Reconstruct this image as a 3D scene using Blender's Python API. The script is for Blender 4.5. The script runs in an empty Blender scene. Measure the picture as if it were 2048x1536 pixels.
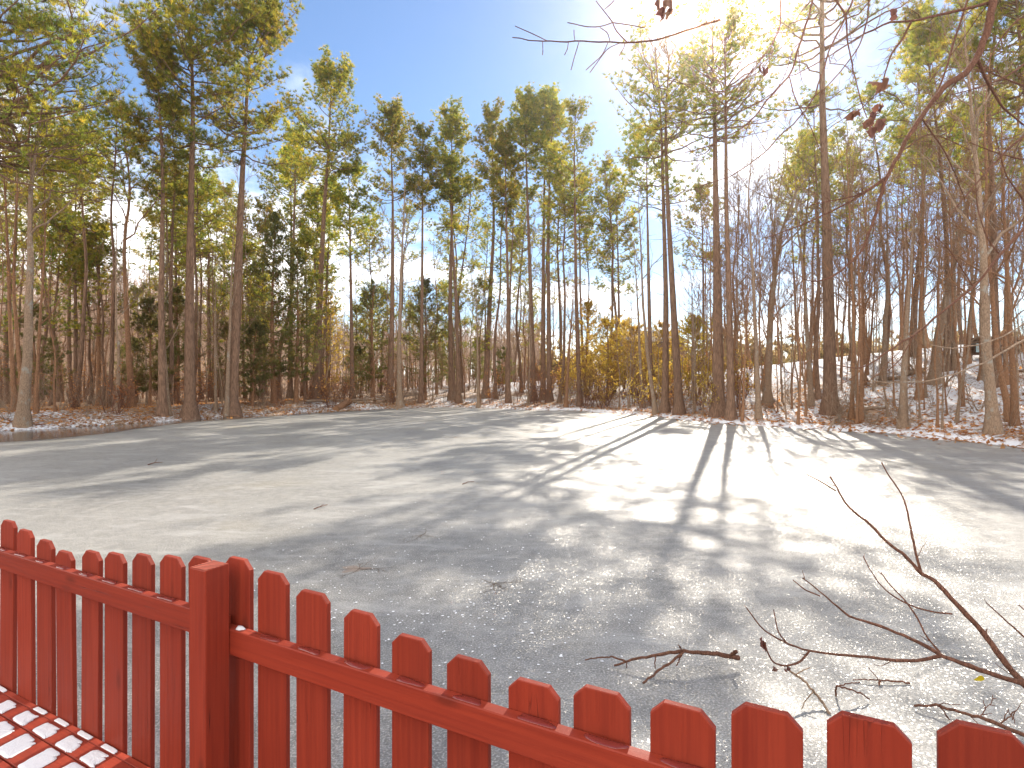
import bpy, math, random
import numpy as np
from mathutils import Vector, noise as mnoise

random.seed(7)
rng = np.random.default_rng(7)
SC = bpy.context.scene
COL = SC.collection
PI = math.pi
F, CX, CY = 1100.0, 1024.0, 768.0          # lens of the photograph in its own pixels
EYE = 1.9                                   # eye height over the ice
HAZE, HAZE_G = 0.00065, 0.925
SKY_STRENGTH, SUN_STRENGTH, EXPOSURE, CLOUD = 0.09, 4.3, 1.1, 13.5
SUN_AZ, SUN_EL = math.radians(21.4), math.radians(34.2)
SUN = Vector((math.sin(SUN_AZ) * math.cos(SUN_EL), math.cos(SUN_AZ) * math.cos(SUN_EL), math.sin(SUN_EL)))


def at(px, py, Y):
    """The point at depth Y on the sight line through a pixel."""
    return np.array([(px - CX) / F * Y, Y, EYE - (py - CY) / F * Y])


# ---------------------------------------------------------------- scene objects
def tag(o, label=None, cat=None, group=None, kind=None):
    if label: o['label'] = label
    if cat: o['category'] = cat
    if group: o['group'] = group
    if kind: o['kind'] = kind
    return o


def thing(name, label, cat, loc=(0, 0, 0), rz=0.0, group=None):
    o = bpy.data.objects.new(name, None)
    o.empty_display_size = 0.2
    COL.objects.link(o)
    o.location = loc
    o.rotation_euler = (0, 0, rz)
    return tag(o, label, cat, group)


class MB:
    """Collects vertices, triangles and quads for one mesh."""
    def __init__(s):
        s.v, s.t, s.q, s.a, s.n = [], [], [], [], 0

    def add(s, V, T=None, Q=None, A=None):
        V = np.asarray(V, float).reshape(-1, 3)
        if T is not None and len(T): s.t.append(np.asarray(T, np.int64).reshape(-1, 3) + s.n)
        if Q is not None and len(Q): s.q.append(np.asarray(Q, np.int64).reshape(-1, 4) + s.n)
        s.v.append(V)
        s.a.append(np.full(len(V), 0.5) if A is None else np.broadcast_to(np.asarray(A, float), (len(V),)))
        s.n += len(V)

    def tubes(s, P, R, k=4, A=None, cap=False):
        P = np.asarray(P, float); R = np.asarray(R, float)
        if P.ndim == 2: P, R = P[None], R[None]
        M, N, _ = P.shape
        if M == 0: return
        T = np.gradient(P, axis=1)
        T /= np.linalg.norm(T, axis=2, keepdims=True) + 1e-9
        mt = T.mean(1)
        ref = np.where(np.abs(mt[:, 2:3]) < 0.75, np.array([[0, 0, 1.0]]), np.array([[1.0, 0, 0]]))
        U = np.cross(T, ref[:, None, :]); U /= np.linalg.norm(U, axis=2, keepdims=True) + 1e-9
        W = np.cross(T, U)
        a = np.arange(k) / k * 2 * PI
        V = P[:, :, None, :] + R[:, :, None, None] * (U[:, :, None, :] * np.cos(a)[None, None, :, None] + W[:, :, None, :] * np.sin(a)[None, None, :, None])
        base = (np.arange(M) * N * k)[:, None, None]
        i = (np.arange(N - 1) * k)[None, :, None]
        j = np.arange(k)[None, None, :]; j2 = (j + 1) % k
        Q = np.stack([base + i + j, base + i + j2, base + i + k + j2, base + i + k + j], -1).reshape(-1, 4)
        AA = None if A is None else np.repeat(np.broadcast_to(A, (M,)), N * k)
        s.add(V.reshape(-1, 3), None, Q, AA)
        if cap:
            for m in range(M):
                for e in (0, N - 1):
                    ring = V[m, e]; c = ring.mean(0)
                    s.add(np.vstack([ring, c[None]]), [[x, (x + 1) % k, k] for x in range(k)])

    def mesh(s, name, mat, smooth=True):
        me = bpy.data.meshes.new(name)
        V = np.concatenate(s.v) if s.v else np.zeros((0, 3))
        T = np.concatenate(s.t) if s.t else np.zeros((0, 3), np.int64)
        Q = np.concatenate(s.q) if s.q else np.zeros((0, 4), np.int64)
        nl = len(T) * 3 + len(Q) * 4
        me.vertices.add(len(V)); me.vertices.foreach_set('co', V.ravel().astype(np.float32))
        me.loops.add(nl); me.loops.foreach_set('vertex_index', np.concatenate([T.ravel(), Q.ravel()]).astype(np.int32))
        me.polygons.add(len(T) + len(Q))
        st = np.concatenate([np.arange(len(T)) * 3, len(T) * 3 + np.arange(len(Q)) * 4]).astype(np.int32)
        me.polygons.foreach_set('loop_start', st)
        me.polygons.foreach_set('use_smooth', np.full(len(T) + len(Q), smooth))
        at_ = me.attributes.new('v', 'FLOAT', 'POINT')
        if len(V): at_.data.foreach_set('value', np.concatenate(s.a).astype(np.float32))
        me.materials.append(mat)
        me.update(calc_edges=True)
        return me

    def build(s, name, mat, parent=None, smooth=True):
        o = bpy.data.objects.new(name, s.mesh(name, mat, smooth))
        COL.objects.link(o)
        if parent: o.parent = parent
        return o


def put(me, name, parent):
    o = bpy.data.objects.new(name, me); COL.objects.link(o); o.parent = parent
    return o


# ---------------------------------------------------------------- materials
class NT:
    def __init__(s, name):
        s.m = bpy.data.materials.new(name); s.m.use_nodes = True
        s.t = s.m.node_tree; s.t.nodes.clear()
        s.out = s.n('ShaderNodeOutputMaterial')

    def n(s, typ, **kw):
        x = s.t.nodes.new(typ)
        for k, v in kw.items():
            if k.startswith('i_'):
                key = k[2:]
                x.inputs[int(key) if key.isdigit() else key.replace('_', ' ')].default_value = v
            else:
                setattr(x, k, v)
        return x

    def l(s, a, b): s.t.links.new(a, b)

    def coord(s, kind='Object', scale=(1, 1, 1)):
        c = s.n('ShaderNodeTexCoord'); m = s.n('ShaderNodeMapping')
        m.inputs['Scale'].default_value = scale
        s.l(c.outputs[kind], m.inputs['Vector'])
        return m.outputs['Vector']

    def noise(s, vec, scale, detail=4, rough=0.55, dist=0.0):
        x = s.n('ShaderNodeTexNoise'); x.inputs['Scale'].default_value = scale
        x.inputs['Detail'].default_value = detail; x.inputs['Roughness'].default_value = rough
        x.inputs['Distortion'].default_value = dist
        s.l(vec, x.inputs['Vector']); return x.outputs['Fac']

    def ramp(s, fac, stops, interp='LINEAR'):
        x = s.n('ShaderNodeValToRGB'); r = x.color_ramp; r.interpolation = interp
        while len(r.elements) < len(stops): r.elements.new(0.5)
        for e, (p, c) in zip(r.elements, stops):
            e.position = p; e.color = (*c, 1) if len(c) == 3 else c
        s.l(fac, x.inputs['Fac']); return x.outputs['Color']

    def mix(s, fac, a, b, mode='MIX'):
        x = s.n('ShaderNodeMix', data_type='RGBA', blend_type=mode)
        for v, i in ((fac, 0), (a, 6), (b, 7)):
            if hasattr(v, 'is_output'): s.l(v, x.inputs[i])
            elif i == 0: x.inputs[0].default_value = v
            else: x.inputs[i].default_value = (*v, 1)
        return x.outputs[2]

    def math(s, op, a, b=0.0, clamp=False):
        x = s.n('ShaderNodeMath', operation=op, use_clamp=clamp)
        for v, i in ((a, 0), (b, 1)):
            if hasattr(v, 'is_output'): s.l(v, x.inputs[i])
            else: x.inputs[i].default_value = v
        return x.outputs[0]

    def map(s, v, a, b, c=0.0, d=1.0):
        x = s.n('ShaderNodeMapRange'); s.l(v, x.inputs['Value'])
        for k, q in zip(('From Min', 'From Max', 'To Min', 'To Max'), (a, b, c, d)): x.inputs[k].default_value = q
        return x.outputs['Result']

    def bump(s, h, strength=0.3, dist=0.01, nrm=None):
        x = s.n('ShaderNodeBump'); x.inputs['Strength'].default_value = strength
        x.inputs['Distance'].default_value = dist; s.l(h, x.inputs['Height'])
        if nrm is not None: s.l(nrm, x.inputs['Normal'])
        return x.outputs['Normal']

    def attr(s, name='v'):
        x = s.n('ShaderNodeAttribute'); x.attribute_name = name; return x.outputs['Fac']

    def rand(s): return s.n('ShaderNodeObjectInfo').outputs['Random']

    def principled(s, col, rough=0.8, nrm=None, spec=0.3):
        x = s.n('ShaderNodeBsdfPrincipled')
        for v, key in ((col, 'Base Color'), (rough, 'Roughness'), (nrm, 'Normal'), (spec, 'Specular IOR Level')):
            if v is None: continue
            if hasattr(v, 'is_output'): s.l(v, x.inputs[key])
            elif key == 'Base Color': x.inputs[key].default_value = (*v, 1)
            else: x.inputs[key].default_value = v
        return x

    def done(s, shader):
        s.l(shader.outputs[0] if not hasattr(shader, 'is_output') else shader, s.out.inputs['Surface']); return s.m


def bark(name, a, b, c, plates=(9, 9, 1.6), patch=None):
    t = NT(name); v = t.coord('Object', plates)
    vor = t.n('ShaderNodeTexVoronoi', feature='DISTANCE_TO_EDGE'); vor.inputs['Scale'].default_value = 1.3
    nv = t.noise(v, 1.4, 5, 0.6)
    add = t.n('ShaderNodeVectorMath', operation='ADD')
    cmb = t.n('ShaderNodeCombineXYZ'); t.l(nv, cmb.inputs[0]); t.l(nv, cmb.inputs[1]); t.l(nv, cmb.inputs[2])
    t.l(v, add.inputs[0]); t.l(cmb.outputs[0], add.inputs[1]); t.l(add.outputs[0], vor.inputs['Vector'])
    edge = t.math('MULTIPLY', t.math('ADD', t.map(vor.outputs['Distance'], 0.0, 0.16), t.map(t.noise(v, 2.6, 6, 0.7), 0.35, 0.6)), 0.5)
    big = t.noise(t.coord('Object', (1, 1, 0.35)), 2.2, 5, 0.65)
    col = t.mix(big, b, c)
    col = t.mix(t.map(t.rand(), 0, 1, 0.0, 0.35), col, a)
    col = t.mix(edge, a, col)
    if patch:
        pm = t.map(t.noise(t.coord('Object', (1.2, 1.2, 0.8)), 3.1, 5, 0.7), 0.56, 0.64)
        col = t.mix(pm, col, patch)
    h = t.math('ADD', edge, t.math('MULTIPLY', nv, 0.6))
    return t.done(t.principled(col, 0.9, t.bump(h, 0.8, 0.02), 0.15))


def leafmat(name, cols, trans, tmix=0.4, rough=0.6):
    t = NT(name)
    f = t.math('FRACT', t.math('ADD', t.attr('v'), t.math('MULTIPLY', t.rand(), 0.22)))
    f = t.attr('v')
    col = t.ramp(f, cols)
    obj = t.map(t.rand(), 0, 1, 0.8, 1.2)
    hsv = t.n('ShaderNodeHueSaturation'); t.l(col, hsv.inputs['Color']); t.l(obj, hsv.inputs['Value'])
    t.l(t.map(t.rand(), 0, 1, 0.485, 0.515), hsv.inputs['Hue'])
    p = t.principled(hsv.outputs[0], rough, None, 0.3)
    tr = t.n('ShaderNodeBsdfTranslucent')
    tc = t.mix(1.0, hsv.outputs[0], trans, 'MULTIPLY')
    t.l(tc, tr.inputs['Color'])
    mx = t.n('ShaderNodeMixShader'); mx.inputs[0].default_value = tmix
    t.l(p.outputs[0], mx.inputs[1]); t.l(tr.outputs[0], mx.inputs[2])
    return t.done(mx)


M = {}
M['pine_bark'] = bark('pine_bark', (0.10, 0.06, 0.04), (0.36, 0.225, 0.145), (0.27, 0.165, 0.115), (9, 9, 1.3))
M['grey_bark'] = bark('grey_bark', (0.19, 0.13, 0.088), (0.44, 0.315, 0.215), (0.37, 0.26, 0.18), (14, 14, 5), (0.34, 0.31, 0.26))
M['red_bark'] = bark('red_bark', (0.17, 0.088, 0.05), (0.46, 0.26, 0.145), (0.37, 0.205, 0.115), (18, 18, 4))
M['twig'] = bark('twig_bark', (0.14, 0.068, 0.045), (0.32, 0.155, 0.1), (0.25, 0.125, 0.085), (30, 30, 8))
M['needle'] = leafmat('pine_needles', [(0.0, (0.075, 0.115, 0.034)), (0.4, (0.14, 0.17, 0.036)), (0.75, (0.24, 0.22, 0.038)), (1.0, (0.33, 0.25, 0.055))], (2.7, 2.4, 1.5), 0.56)
M['cedar'] = leafmat('cedar_foliage', [(0.0, (0.08, 0.1, 0.045)), (0.6, (0.125, 0.13, 0.05)), (1.0, (0.22, 0.165, 0.06))], (2.4, 2.1, 1.2), 0.48)
M['dead_leaf'] = leafmat('dead_leaves', [(0.0, (0.22, 0.1, 0.042)), (0.5, (0.33, 0.17, 0.065)), (1.0, (0.44, 0.27, 0.12))], (2.2, 1.8, 1.2), 0.5)
M['dark_leaf'] = leafmat('curled_leaves', [(0.0, (0.15, 0.07, 0.05)), (1.0, (0.24, 0.12, 0.085))], (1.2, 0.95, 0.9), 0.3)
M['yellow_leaf'] = leafmat('yellow_foliage', [(0.0, (0.34, 0.29, 0.02)), (1.0, (0.5, 0.43, 0.04))], (1.9, 1.8, 0.8), 0.58)
M['olive_leaf'] = leafmat('olive_foliage', [(0.0, (0.28, 0.24, 0.05)), (0.6, (0.42, 0.33, 0.075)), (1.0, (0.46, 0.31, 0.09))], (2.1, 1.9, 1.1), 0.6)


def red_paint(name, axis):
    t = NT(name)
    rnd = t.rand()
    v0 = t.coord('Object')
    off = t.n('ShaderNodeVectorMath', operation='ADD')
    cm = t.n('ShaderNodeCombineXYZ')
    for i, k in enumerate((37.0, 53.0, 71.0)): t.l(t.math('MULTIPLY', rnd, k), cm.inputs[i])
    t.l(v0, off.inputs[0]); t.l(cm.outputs[0], off.inputs[1])

    def sc(vec):
        m = t.n('ShaderNodeMapping'); m.inputs['Scale'].default_value = vec; t.l(off.outputs[0], m.inputs['Vector']); return m.outputs[0]
    grain = (70, 70, 2.0) if axis == 'z' else (2.0, 70, 70)
    soft = (6, 6, 1.2) if axis == 'z' else (1.2, 6, 6)
    chk = (26, 26, 0.7) if axis == 'z' else (0.7, 26, 26)
    g = t.noise(sc(grain), 1.0, 4, 0.6)
    b = t.noise(sc(soft), 1.0, 5, 0.6)
    c = t.noise(sc(chk), 1.0, 2, 0.5)
    crack = t.math('SUBTRACT', 1.0, t.map(t.math('ABSOLUTE', t.math('SUBTRACT', c, 0.5)), 0.0, 0.005), True)
    crack = t.math('MULTIPLY', crack, t.map(t.noise(sc((3, 3, 3)), 0.6, 2), 0.56, 0.62))
    kn = t.n('ShaderNodeTexVoronoi'); kn.inputs['Scale'].default_value = 1.0
    t.l(sc((7, 7, 2.6) if axis == 'z' else (2.6, 7, 7)), kn.inputs['Vector'])
    knot = t.math('SUBTRACT', 1.0, t.map(kn.outputs['Distance'], 0.05, 0.16), True)
    col = t.mix(b, (0.225, 0.028, 0.0135), (0.325, 0.049, 0.0225))
    col = t.mix(t.map(g, 0.35, 0.7, 0.0, 0.55), col, (0.15, 0.018, 0.011))
    col = t.mix(t.math('MULTIPLY', knot, 0.65), col, (0.11, 0.018, 0.01))
    col = t.mix(t.math('MULTIPLY', crack, 0.7), col, (0.06, 0.012, 0.008))
    vary = t.n('ShaderNodeHueSaturation'); t.l(col, vary.inputs['Color']); t.l(t.map(rnd, 0, 1, 0.86, 1.14), vary.inputs['Value'])
    h = t.math('SUBTRACT', t.math('ADD', t.math('MULTIPLY', g, 0.35), t.math('MULTIPLY', b, 0.2)), crack)
    rg = t.map(b, 0.3, 0.7, 0.5, 0.7)
    return t.done(t.principled(vary.outputs[0], rg, t.bump(h, 0.7, 0.004), 0.22))


M['red'] = red_paint('red_painted_wood', 'z')
M['red_rail'] = red_paint('red_painted_rail', 'x')


def end_grain():
    t = NT('red_end_grain')
    v = t.coord('Object')
    off = t.n('ShaderNodeVectorMath', operation='ADD'); off.inputs[1].default_value = (0.05, -0.075, 0)
    t.l(v, off.inputs[0])
    w = t.n('ShaderNodeTexWave', wave_type='RINGS', rings_direction='Z'); w.inputs['Scale'].default_value = 24
    w.inputs['Distortion'].default_value = 1.6; w.inputs['Detail'].default_value = 3; w.inputs['Detail Scale'].default_value = 2
    t.l(off.outputs[0], w.inputs['Vector'])
    col = t.mix(w.outputs['Fac'], (0.07, 0.012, 0.008), (0.42, 0.09, 0.05))
    return t.done(t.principled(col, 0.6, t.bump(w.outputs['Fac'], 0.6, 0.004), 0.3))


M['end_grain'] = end_grain()
t = NT('shade_ice_film'); M['shade_film'] = t.done(t.principled((0.2, 0.032, 0.024), 0.12, t.bump(t.noise(t.coord(), 40, 2), 0.15, 0.01), 0.6))  # glossy ice on the rail, the picket shadow put into its dark red


def snow():
    t = NT('snow'); v = t.coord()
    n1 = t.noise(v, 60, 5, 0.65); n2 = t.noise(v, 260, 2)
    col = t.mix(n1, (0.72, 0.74, 0.78), (0.86, 0.87, 0.88))
    p = t.principled(col, 0.7, t.bump(t.math('ADD', n1, t.math('MULTIPLY', n2, 0.5)), 0.5, 0.006), 0.3)
    p.inputs['Subsurface Weight'].default_value = 0.0
    return t.done(p)


M['snow'] = snow()


def ground_mat():
    t = NT('leaf_litter_and_snow'); v = t.coord()
    lv = t.n('ShaderNodeTexVoronoi'); lv.inputs['Scale'].default_value = 9; t.l(v, lv.inputs['Vector'])
    leaf = t.ramp(lv.outputs['Color'], [(0.0, (0.14, 0.08, 0.045)), (0.35, (0.26, 0.155, 0.09)), (0.7, (0.40, 0.27, 0.17)), (1.0, (0.22, 0.155, 0.1))])
    leaf = t.mix(t.map(t.noise(v, 0.35, 3), 0.4, 0.65, 0, 0.5), leaf, (0.33, 0.21, 0.125))
    s1 = t.noise(v, 0.28, 3, 0.5); s2 = t.noise(v, 7.5, 6, 0.75)
    cov = t.attr('v')                        # how much snow has stayed lying, per place
    s = t.math('ADD', t.math('MULTIPLY', s1, 0.5), t.math('MULTIPLY', s2, 0.85))
    s = t.math('ADD', s, t.math('MULTIPLY', t.math('SUBTRACT', cov, 0.5), 0.45))
    m = t.map(s, 0.645, 0.70)
    col = t.mix(m, leaf, (0.78, 0.79, 0.82))
    h = t.math('ADD', t.math('MULTIPLY', m, 0.5), t.noise(v, 14, 5, 0.7))
    return t.done(t.principled(col, 0.85, t.bump(h, 0.8, 0.06), 0.2))


M['ground'] = ground_mat()


def ice_mat():
    t = NT('frosted_ice'); v = t.coord()
    big = t.noise(v, 0.16, 4, 0.55, 0.6)
    mid = t.noise(t.coord('Object', (1, 0.7, 1)), 0.9, 5, 0.6, 0.4)
    fine = t.noise(v, 7.0, 6, 0.7)
    grit = t.noise(v, 75.0, 3, 0.6)
    col = t.mix(t.map(big, 0.35, 0.65), (0.16, 0.157, 0.147), (0.25, 0.245, 0.23))
    col = t.mix(t.map(mid, 0.48, 0.66, 0, 0.8), col, (0.12, 0.12, 0.115))
    col = t.mix(t.map(t.noise(v, 0.35, 3, 0.5), 0.58, 0.74, 0, 0.4), col, (0.29, 0.25, 0.16))
    col = t.mix(t.map(fine, 0.42, 0.7, 0, 0.65), col, (0.37, 0.36, 0.335))
    col = t.mix(t.map(grit, 0.52, 0.66, 0, 0.7), col, (0.56, 0.545, 0.51))
    col = t.mix(t.map(grit, 0.46, 0.32, 0, 0.7), col, (0.10, 0.092, 0.08))
    sweep = t.noise(t.coord('Object', (0.9, 2.6, 1)), 1.1, 6, 0.62, 0.8)
    col = t.mix(t.map(sweep, 0.52, 0.7, 0, 0.5), col, (0.42, 0.415, 0.4))
    melt = t.attr('v')
    col = t.mix(t.math('MULTIPLY', melt, 0.9), col, (0.045, 0.04, 0.036))
    frost = t.math('SUBTRACT', 1.0, melt)
    bm = t.n('ShaderNodeBump'); bm.inputs['Distance'].default_value = 0.006
    t.l(grit, bm.inputs['Height']); t.l(t.math('MULTIPLY', frost, 0.7), bm.inputs['Strength'])
    b2 = t.n('ShaderNodeBump'); b2.inputs['Distance'].default_value = 0.02
    t.l(t.noise(v, 2.4, 4, 0.6), b2.inputs['Height']); t.l(t.map(melt, 0, 1, 0.25, 0.03), b2.inputs['Strength']); t.l(bm.outputs[0], b2.inputs['Normal'])
    base = t.principled(col, t.map(melt, 0, 1, 0.48, 0.1), b2.outputs[0], 0.3)
    # frost crystals: each a tiny facet with its own tilt
    cell = t.n('ShaderNodeTexVoronoi'); cell.inputs['Scale'].default_value = 105; t.l(v, cell.inputs['Vector'])
    sub = t.n('ShaderNodeVectorMath', operation='SUBTRACT'); t.l(cell.outputs['Color'], sub.inputs[0]); sub.inputs[1].default_value = (0.5, 0.5, 0.5)
    mul = t.n('ShaderNodeVectorMath', operation='MULTIPLY'); t.l(sub.outputs[0], mul.inputs[0]); mul.inputs[1].default_value = (0.75, 0.75, 0.0)
    geo = t.n('ShaderNodeNewGeometry'); add = t.n('ShaderNodeVectorMath', operation='ADD'); t.l(mul.outputs[0], add.inputs[0]); t.l(geo.outputs['Normal'], add.inputs[1])
    nrm = t.n('ShaderNodeVectorMath', operation='NORMALIZE'); t.l(add.outputs[0], nrm.inputs[0])
    gl = t.n('ShaderNodeBsdfGlossy'); gl.inputs['Roughness'].default_value = 0.24; gl.inputs['Color'].default_value = (1, 0.97, 0.93, 1); t.l(nrm.outputs[0], gl.inputs['Normal'])
    mx = t.n('ShaderNodeMixShader'); t.l(t.math('MULTIPLY', frost, t.map(fine, 0.35, 0.7, 0.03, 0.085)), mx.inputs[0]); t.l(base.outputs[0], mx.inputs[1]); t.l(gl.outputs[0], mx.inputs[2])
    return t.done(mx)


M['ice'] = ice_mat()
t = NT('ice_crack'); M['crack'] = t.done(t.principled(t.mix(t.noise(t.coord(), 6, 3), (0.07, 0.06, 0.05), (0.2, 0.13, 0.08)), 0.5))
t = NT('trapped_leaf_stain'); M['stain'] = t.done(t.principled(t.mix(t.noise(t.coord(), 14, 4), (0.21, 0.155, 0.12), (0.27, 0.235, 0.205)), 0.5))
t = NT('ice_fleck'); M['fleck'] = t.done(t.principled((0.85, 0.86, 0.88), 0.35))
t = NT('far_wood'); M['far_wood'] = t.done(t.principled(t.mix(t.attr('v'), (0.36, 0.25, 0.18), (0.55, 0.41, 0.31)), 0.9))
M['far_green'] = leafmat('far_green', [(0.0, (0.14, 0.11, 0.05)), (0.5, (0.2, 0.15, 0.07)), (1.0, (0.26, 0.18, 0.1))], (2.2, 2.0, 1.5), 0.5)
t = NT('dry_grass'); M['grass'] = t.done(t.principled(t.mix(t.attr('v'), (0.26, 0.2, 0.06), (0.4, 0.31, 0.1)), 0.9))
t = NT('stone'); M['stone'] = t.done(t.principled(t.mix(t.noise(t.coord(), 5, 5), (0.4, 0.38, 0.35), (0.62, 0.6, 0.56)), 0.9))
t = NT('cut_wood'); M['cut_wood'] = t.done(t.principled(t.mix(t.noise(t.coord(), 18, 4), (0.2, 0.1, 0.05), (0.36, 0.2, 0.11)), 0.9))
t = NT('house_wall'); M['house_wall'] = t.done(t.principled(t.mix(t.noise(t.coord('Object', (0.3, 0.3, 14)), 1, 2), (0.22, 0.13, 0.085), (0.28, 0.17, 0.11)), 0.8))
t = NT('house_roof'); M['house_roof'] = t.done(t.principled(t.mix(t.noise(t.coord(), 4, 4), (0.07, 0.045, 0.035), (0.11, 0.07, 0.05)), 0.9))
t = NT('window_trim'); M['trim'] = t.done(t.principled((0.45, 0.4, 0.34), 0.6))
t = NT('window_glass'); M['glass'] = t.done(t.principled((0.03, 0.035, 0.045), 0.1, None, 0.5))
t = NT('tarp'); M['tarp'] = t.done(t.principled((0.3, 0.42, 0.44), 0.5))

# ---------------------------------------------------------------- pond and terrain
edge_px = [(-260, 880), (-100, 870), (0, 862), (100, 857), (170, 852), (250, 848), (350, 841), (450, 835), (600, 827), (700, 822), (800, 817), (870, 814.5),
           (940, 815), (1000, 818), (1060, 820), (1150, 821), (1210, 826), (1280, 830), (1340, 836), (1420, 846), (1500, 851), (1600, 856), (1690, 863), (1780, 868),
           (1850, 878), (1950, 886), (2048, 896)]
pond = [tuple(at(x, y, EYE * F / (y - CY))[:2]) for x, y in edge_px]
pond = np.array([(-24, 2), (-30, 8), (-27, 15)] + pond + [(16.5, 12), (17, 6), (15, 0), (6, -2.2), (-3, -2.4), (-12, -2)])


def poly_dist(x, y):
    """Distance outside the pond (negative on the ice), for arrays."""
    x = np.asarray(x, float); y = np.asarray(y, float)
    d = np.full(x.shape, 1e9); ins = np.zeros(x.shape, bool)
    n = len(pond)
    for i in range(n):
        ax, ay = pond[i]; bx, by = pond[(i + 1) % n]
        ex, ey = bx - ax, by - ay
        tt = np.clip(((x - ax) * ex + (y - ay) * ey) / (ex * ex + ey * ey), 0, 1)
        d = np.minimum(d, np.hypot(x - ax - tt * ex, y - ay - tt * ey))
        c = ((ay > y) != (by > y)) & (x < (bx - ax) * (y - ay) / ((by - ay) if by != ay else 1e-9) + ax)
        ins ^= c
    return np.where(ins, -d, d)


def sm(a, b, x):
    t_ = np.clip((x - a) / (b - a), 0, 1); return t_ * t_ * (3 - 2 * t_)


def wob(x, y, s, seed):
    r = np.random.default_rng(seed); out = 0
    for k in range(5):
        a = r.uniform(0, 2 * PI); fr = s * r.uniform(0.6, 1.7); out = out + np.sin((x * np.cos(a) + y * np.sin(a)) * fr + r.uniform(0, 6))
    return out / 5


U_K = [-3, -1.2, -0.55, -0.3, -0.12, 0.06, 0.25, 0.43, 0.65, 0.95, 3]
H_K = [0.7, 0.55, 0.55, 0.6, 1.6, 2.2, 2.9, 3.5, 4.2, 4.6, 4.0]
L_K = [3, 2.5, 3, 4, 16, 22, 23, 23, 21, 20, 16]


def terrain(x, y):
    x = np.asarray(x, float); y = np.asarray(y, float)
    d = poly_dist(x, y) + 0.25 * wob(x, y, 1.3, 1) + 0.12 * wob(x, y, 4.0, 2)
    u = x / np.maximum(y, 1.0)
    P = np.interp(u, U_K, H_K); L = np.interp(u, U_K, L_K)
    h = 0.14 * sm(0, 0.5, d) + (P - 0.1) * (0.55 * sm(0, 1, np.clip(d / L, 0, 1)) + 0.45 * np.clip(d / L, 0, 1))
    h = h + 0.10 * wob(x, y, 0.55, 3) * sm(0.3, 4, d) + 0.05 * wob(x, y, 1.8, 4) * sm(0.2, 2, d) + 0.02 * wob(x, y, 5.5, 5) * sm(0.1, 1, d)
    r = np.hypot(x, y)
    h = h + 22 * sm(75, 190, r) * sm(-0.12, -0.5, u) + 3.0 * sm(70, 160, r) * sm(-0.3, 0.1, u)
    return np.where(d > 0, h, np.maximum(-0.6, d * 0.8))


def ground_z(x, y): return float(terrain(np.array([x]), np.array([y]))[0])


def ground_at(px, py, lo=8.0, hi=130.0):
    Y = np.linspace(lo, hi, 1600)
    X = (px - CX) / F * Y
    zr = EYE - (py - CY) / F * Y
    hit = (terrain(X, Y) > zr) & (poly_dist(X, Y) > -1.2)
    i = int(np.argmax(hit)) if hit.any() else int(np.searchsorted(Y, 55))
    return np.array([X[i], Y[i], ground_z(X[i], Y[i])])


def grid_mesh(xs, ys, zf, keep=None, name='', mat=None, attr=None):
    Xg, Yg = np.meshgrid(xs, ys)
    Z = zf(Xg, Yg)
    nx, ny = len(xs), len(ys)
    i, j = np.meshgrid(np.arange(nx - 1), np.arange(ny - 1))
    a = (j * nx + i).ravel()
    Q = np.stack([a, a + 1, a + nx + 1, a + nx], -1)
    b = MB(); b.add(np.stack([Xg, Yg, Z], -1).reshape(-1, 3), None, Q, None if attr is None else attr(Xg, Yg).ravel())
    return b.build(name, mat)


def axis(lo, hi, fine_lo, fine_hi, st, grow=1.13):
    mid = list(np.arange(fine_lo, fine_hi, st)); a = []; x = fine_lo; s = st
    while x > lo: s *= grow; x -= s; a.append(x)
    b = []; x = fine_hi; s = st
    while x < hi: b.append(x); s *= grow; x += s
    return np.array(a[::-1] + mid + b + [x])


def snow_cov(x, y):
    u = x / np.maximum(y, 1)
    d = poly_dist(x, y); left = sm(-0.1, -0.4, u)
    return 0.36 + 0.1 * left * sm(3.5, 2.0, d) - 0.2 * left * sm(3.0, 5.0, d) + 0.12 * sm(-0.35, 0.0, u) + 0.04 * sm(0.3, 0.7, u) + 0.4 * sm(0.7, 0.1, d) * sm(-0.1, 0.1, u) + 0.3 * sm(8, 15, d) * sm(0.25, 0.5, u) + 0.25 * sm(45, 60, np.hypot(x, y)) * sm(0.3, 0.42, u) * sm(0.62, 0.52, u)


g = grid_mesh(axis(-420, 420, -45, 45, 0.33), axis(-120, 460, -6, 62, 0.33), terrain, name='ground', mat=M['ground'], attr=snow_cov)
tag(g, kind='structure')


def melt(x, y):
    d = -poly_dist(x, y); u = x / np.maximum(y, 1)
    w = (0.4 + 4.6 * sm(-0.3, -0.9, u)) * (1 + 0.35 * wob(x, y, 0.7, 11))
    return sm(w + 0.9, w - 0.5, d) * sm(-0.18, -0.36, u) * 0.97


ice = grid_mesh(np.arange(-34, 20, 0.2), np.arange(-4, 48, 0.2), lambda x, y: x * 0, name='pond_ice', mat=M['ice'], attr=melt)
tag(ice, kind='structure')

# ---------------------------------------------------------------- trees
def resample(P, n):
    P = np.asarray(P, float)
    s = np.concatenate([[0], np.cumsum(np.linalg.norm(np.diff(P, axis=0), axis=1))]); s /= s[-1]
    tt = np.linspace(0, 1, n)
    L = np.stack([np.interp(tt, s, P[:, k]) for k in range(3)], -1)
    for _ in range(2):
        L[1:-1] = 0.25 * L[:-2] + 0.5 * L[1:-1] + 0.25 * L[2:]
    return L


def unit(v): return v / (np.linalg.norm(v, axis=-1, keepdims=True) + 1e-9)


def path_at(P, z):
    zz = P[:, 2]
    return np.stack([np.interp(z, zz, P[:, k]) for k in range(3)], -1)


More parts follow.
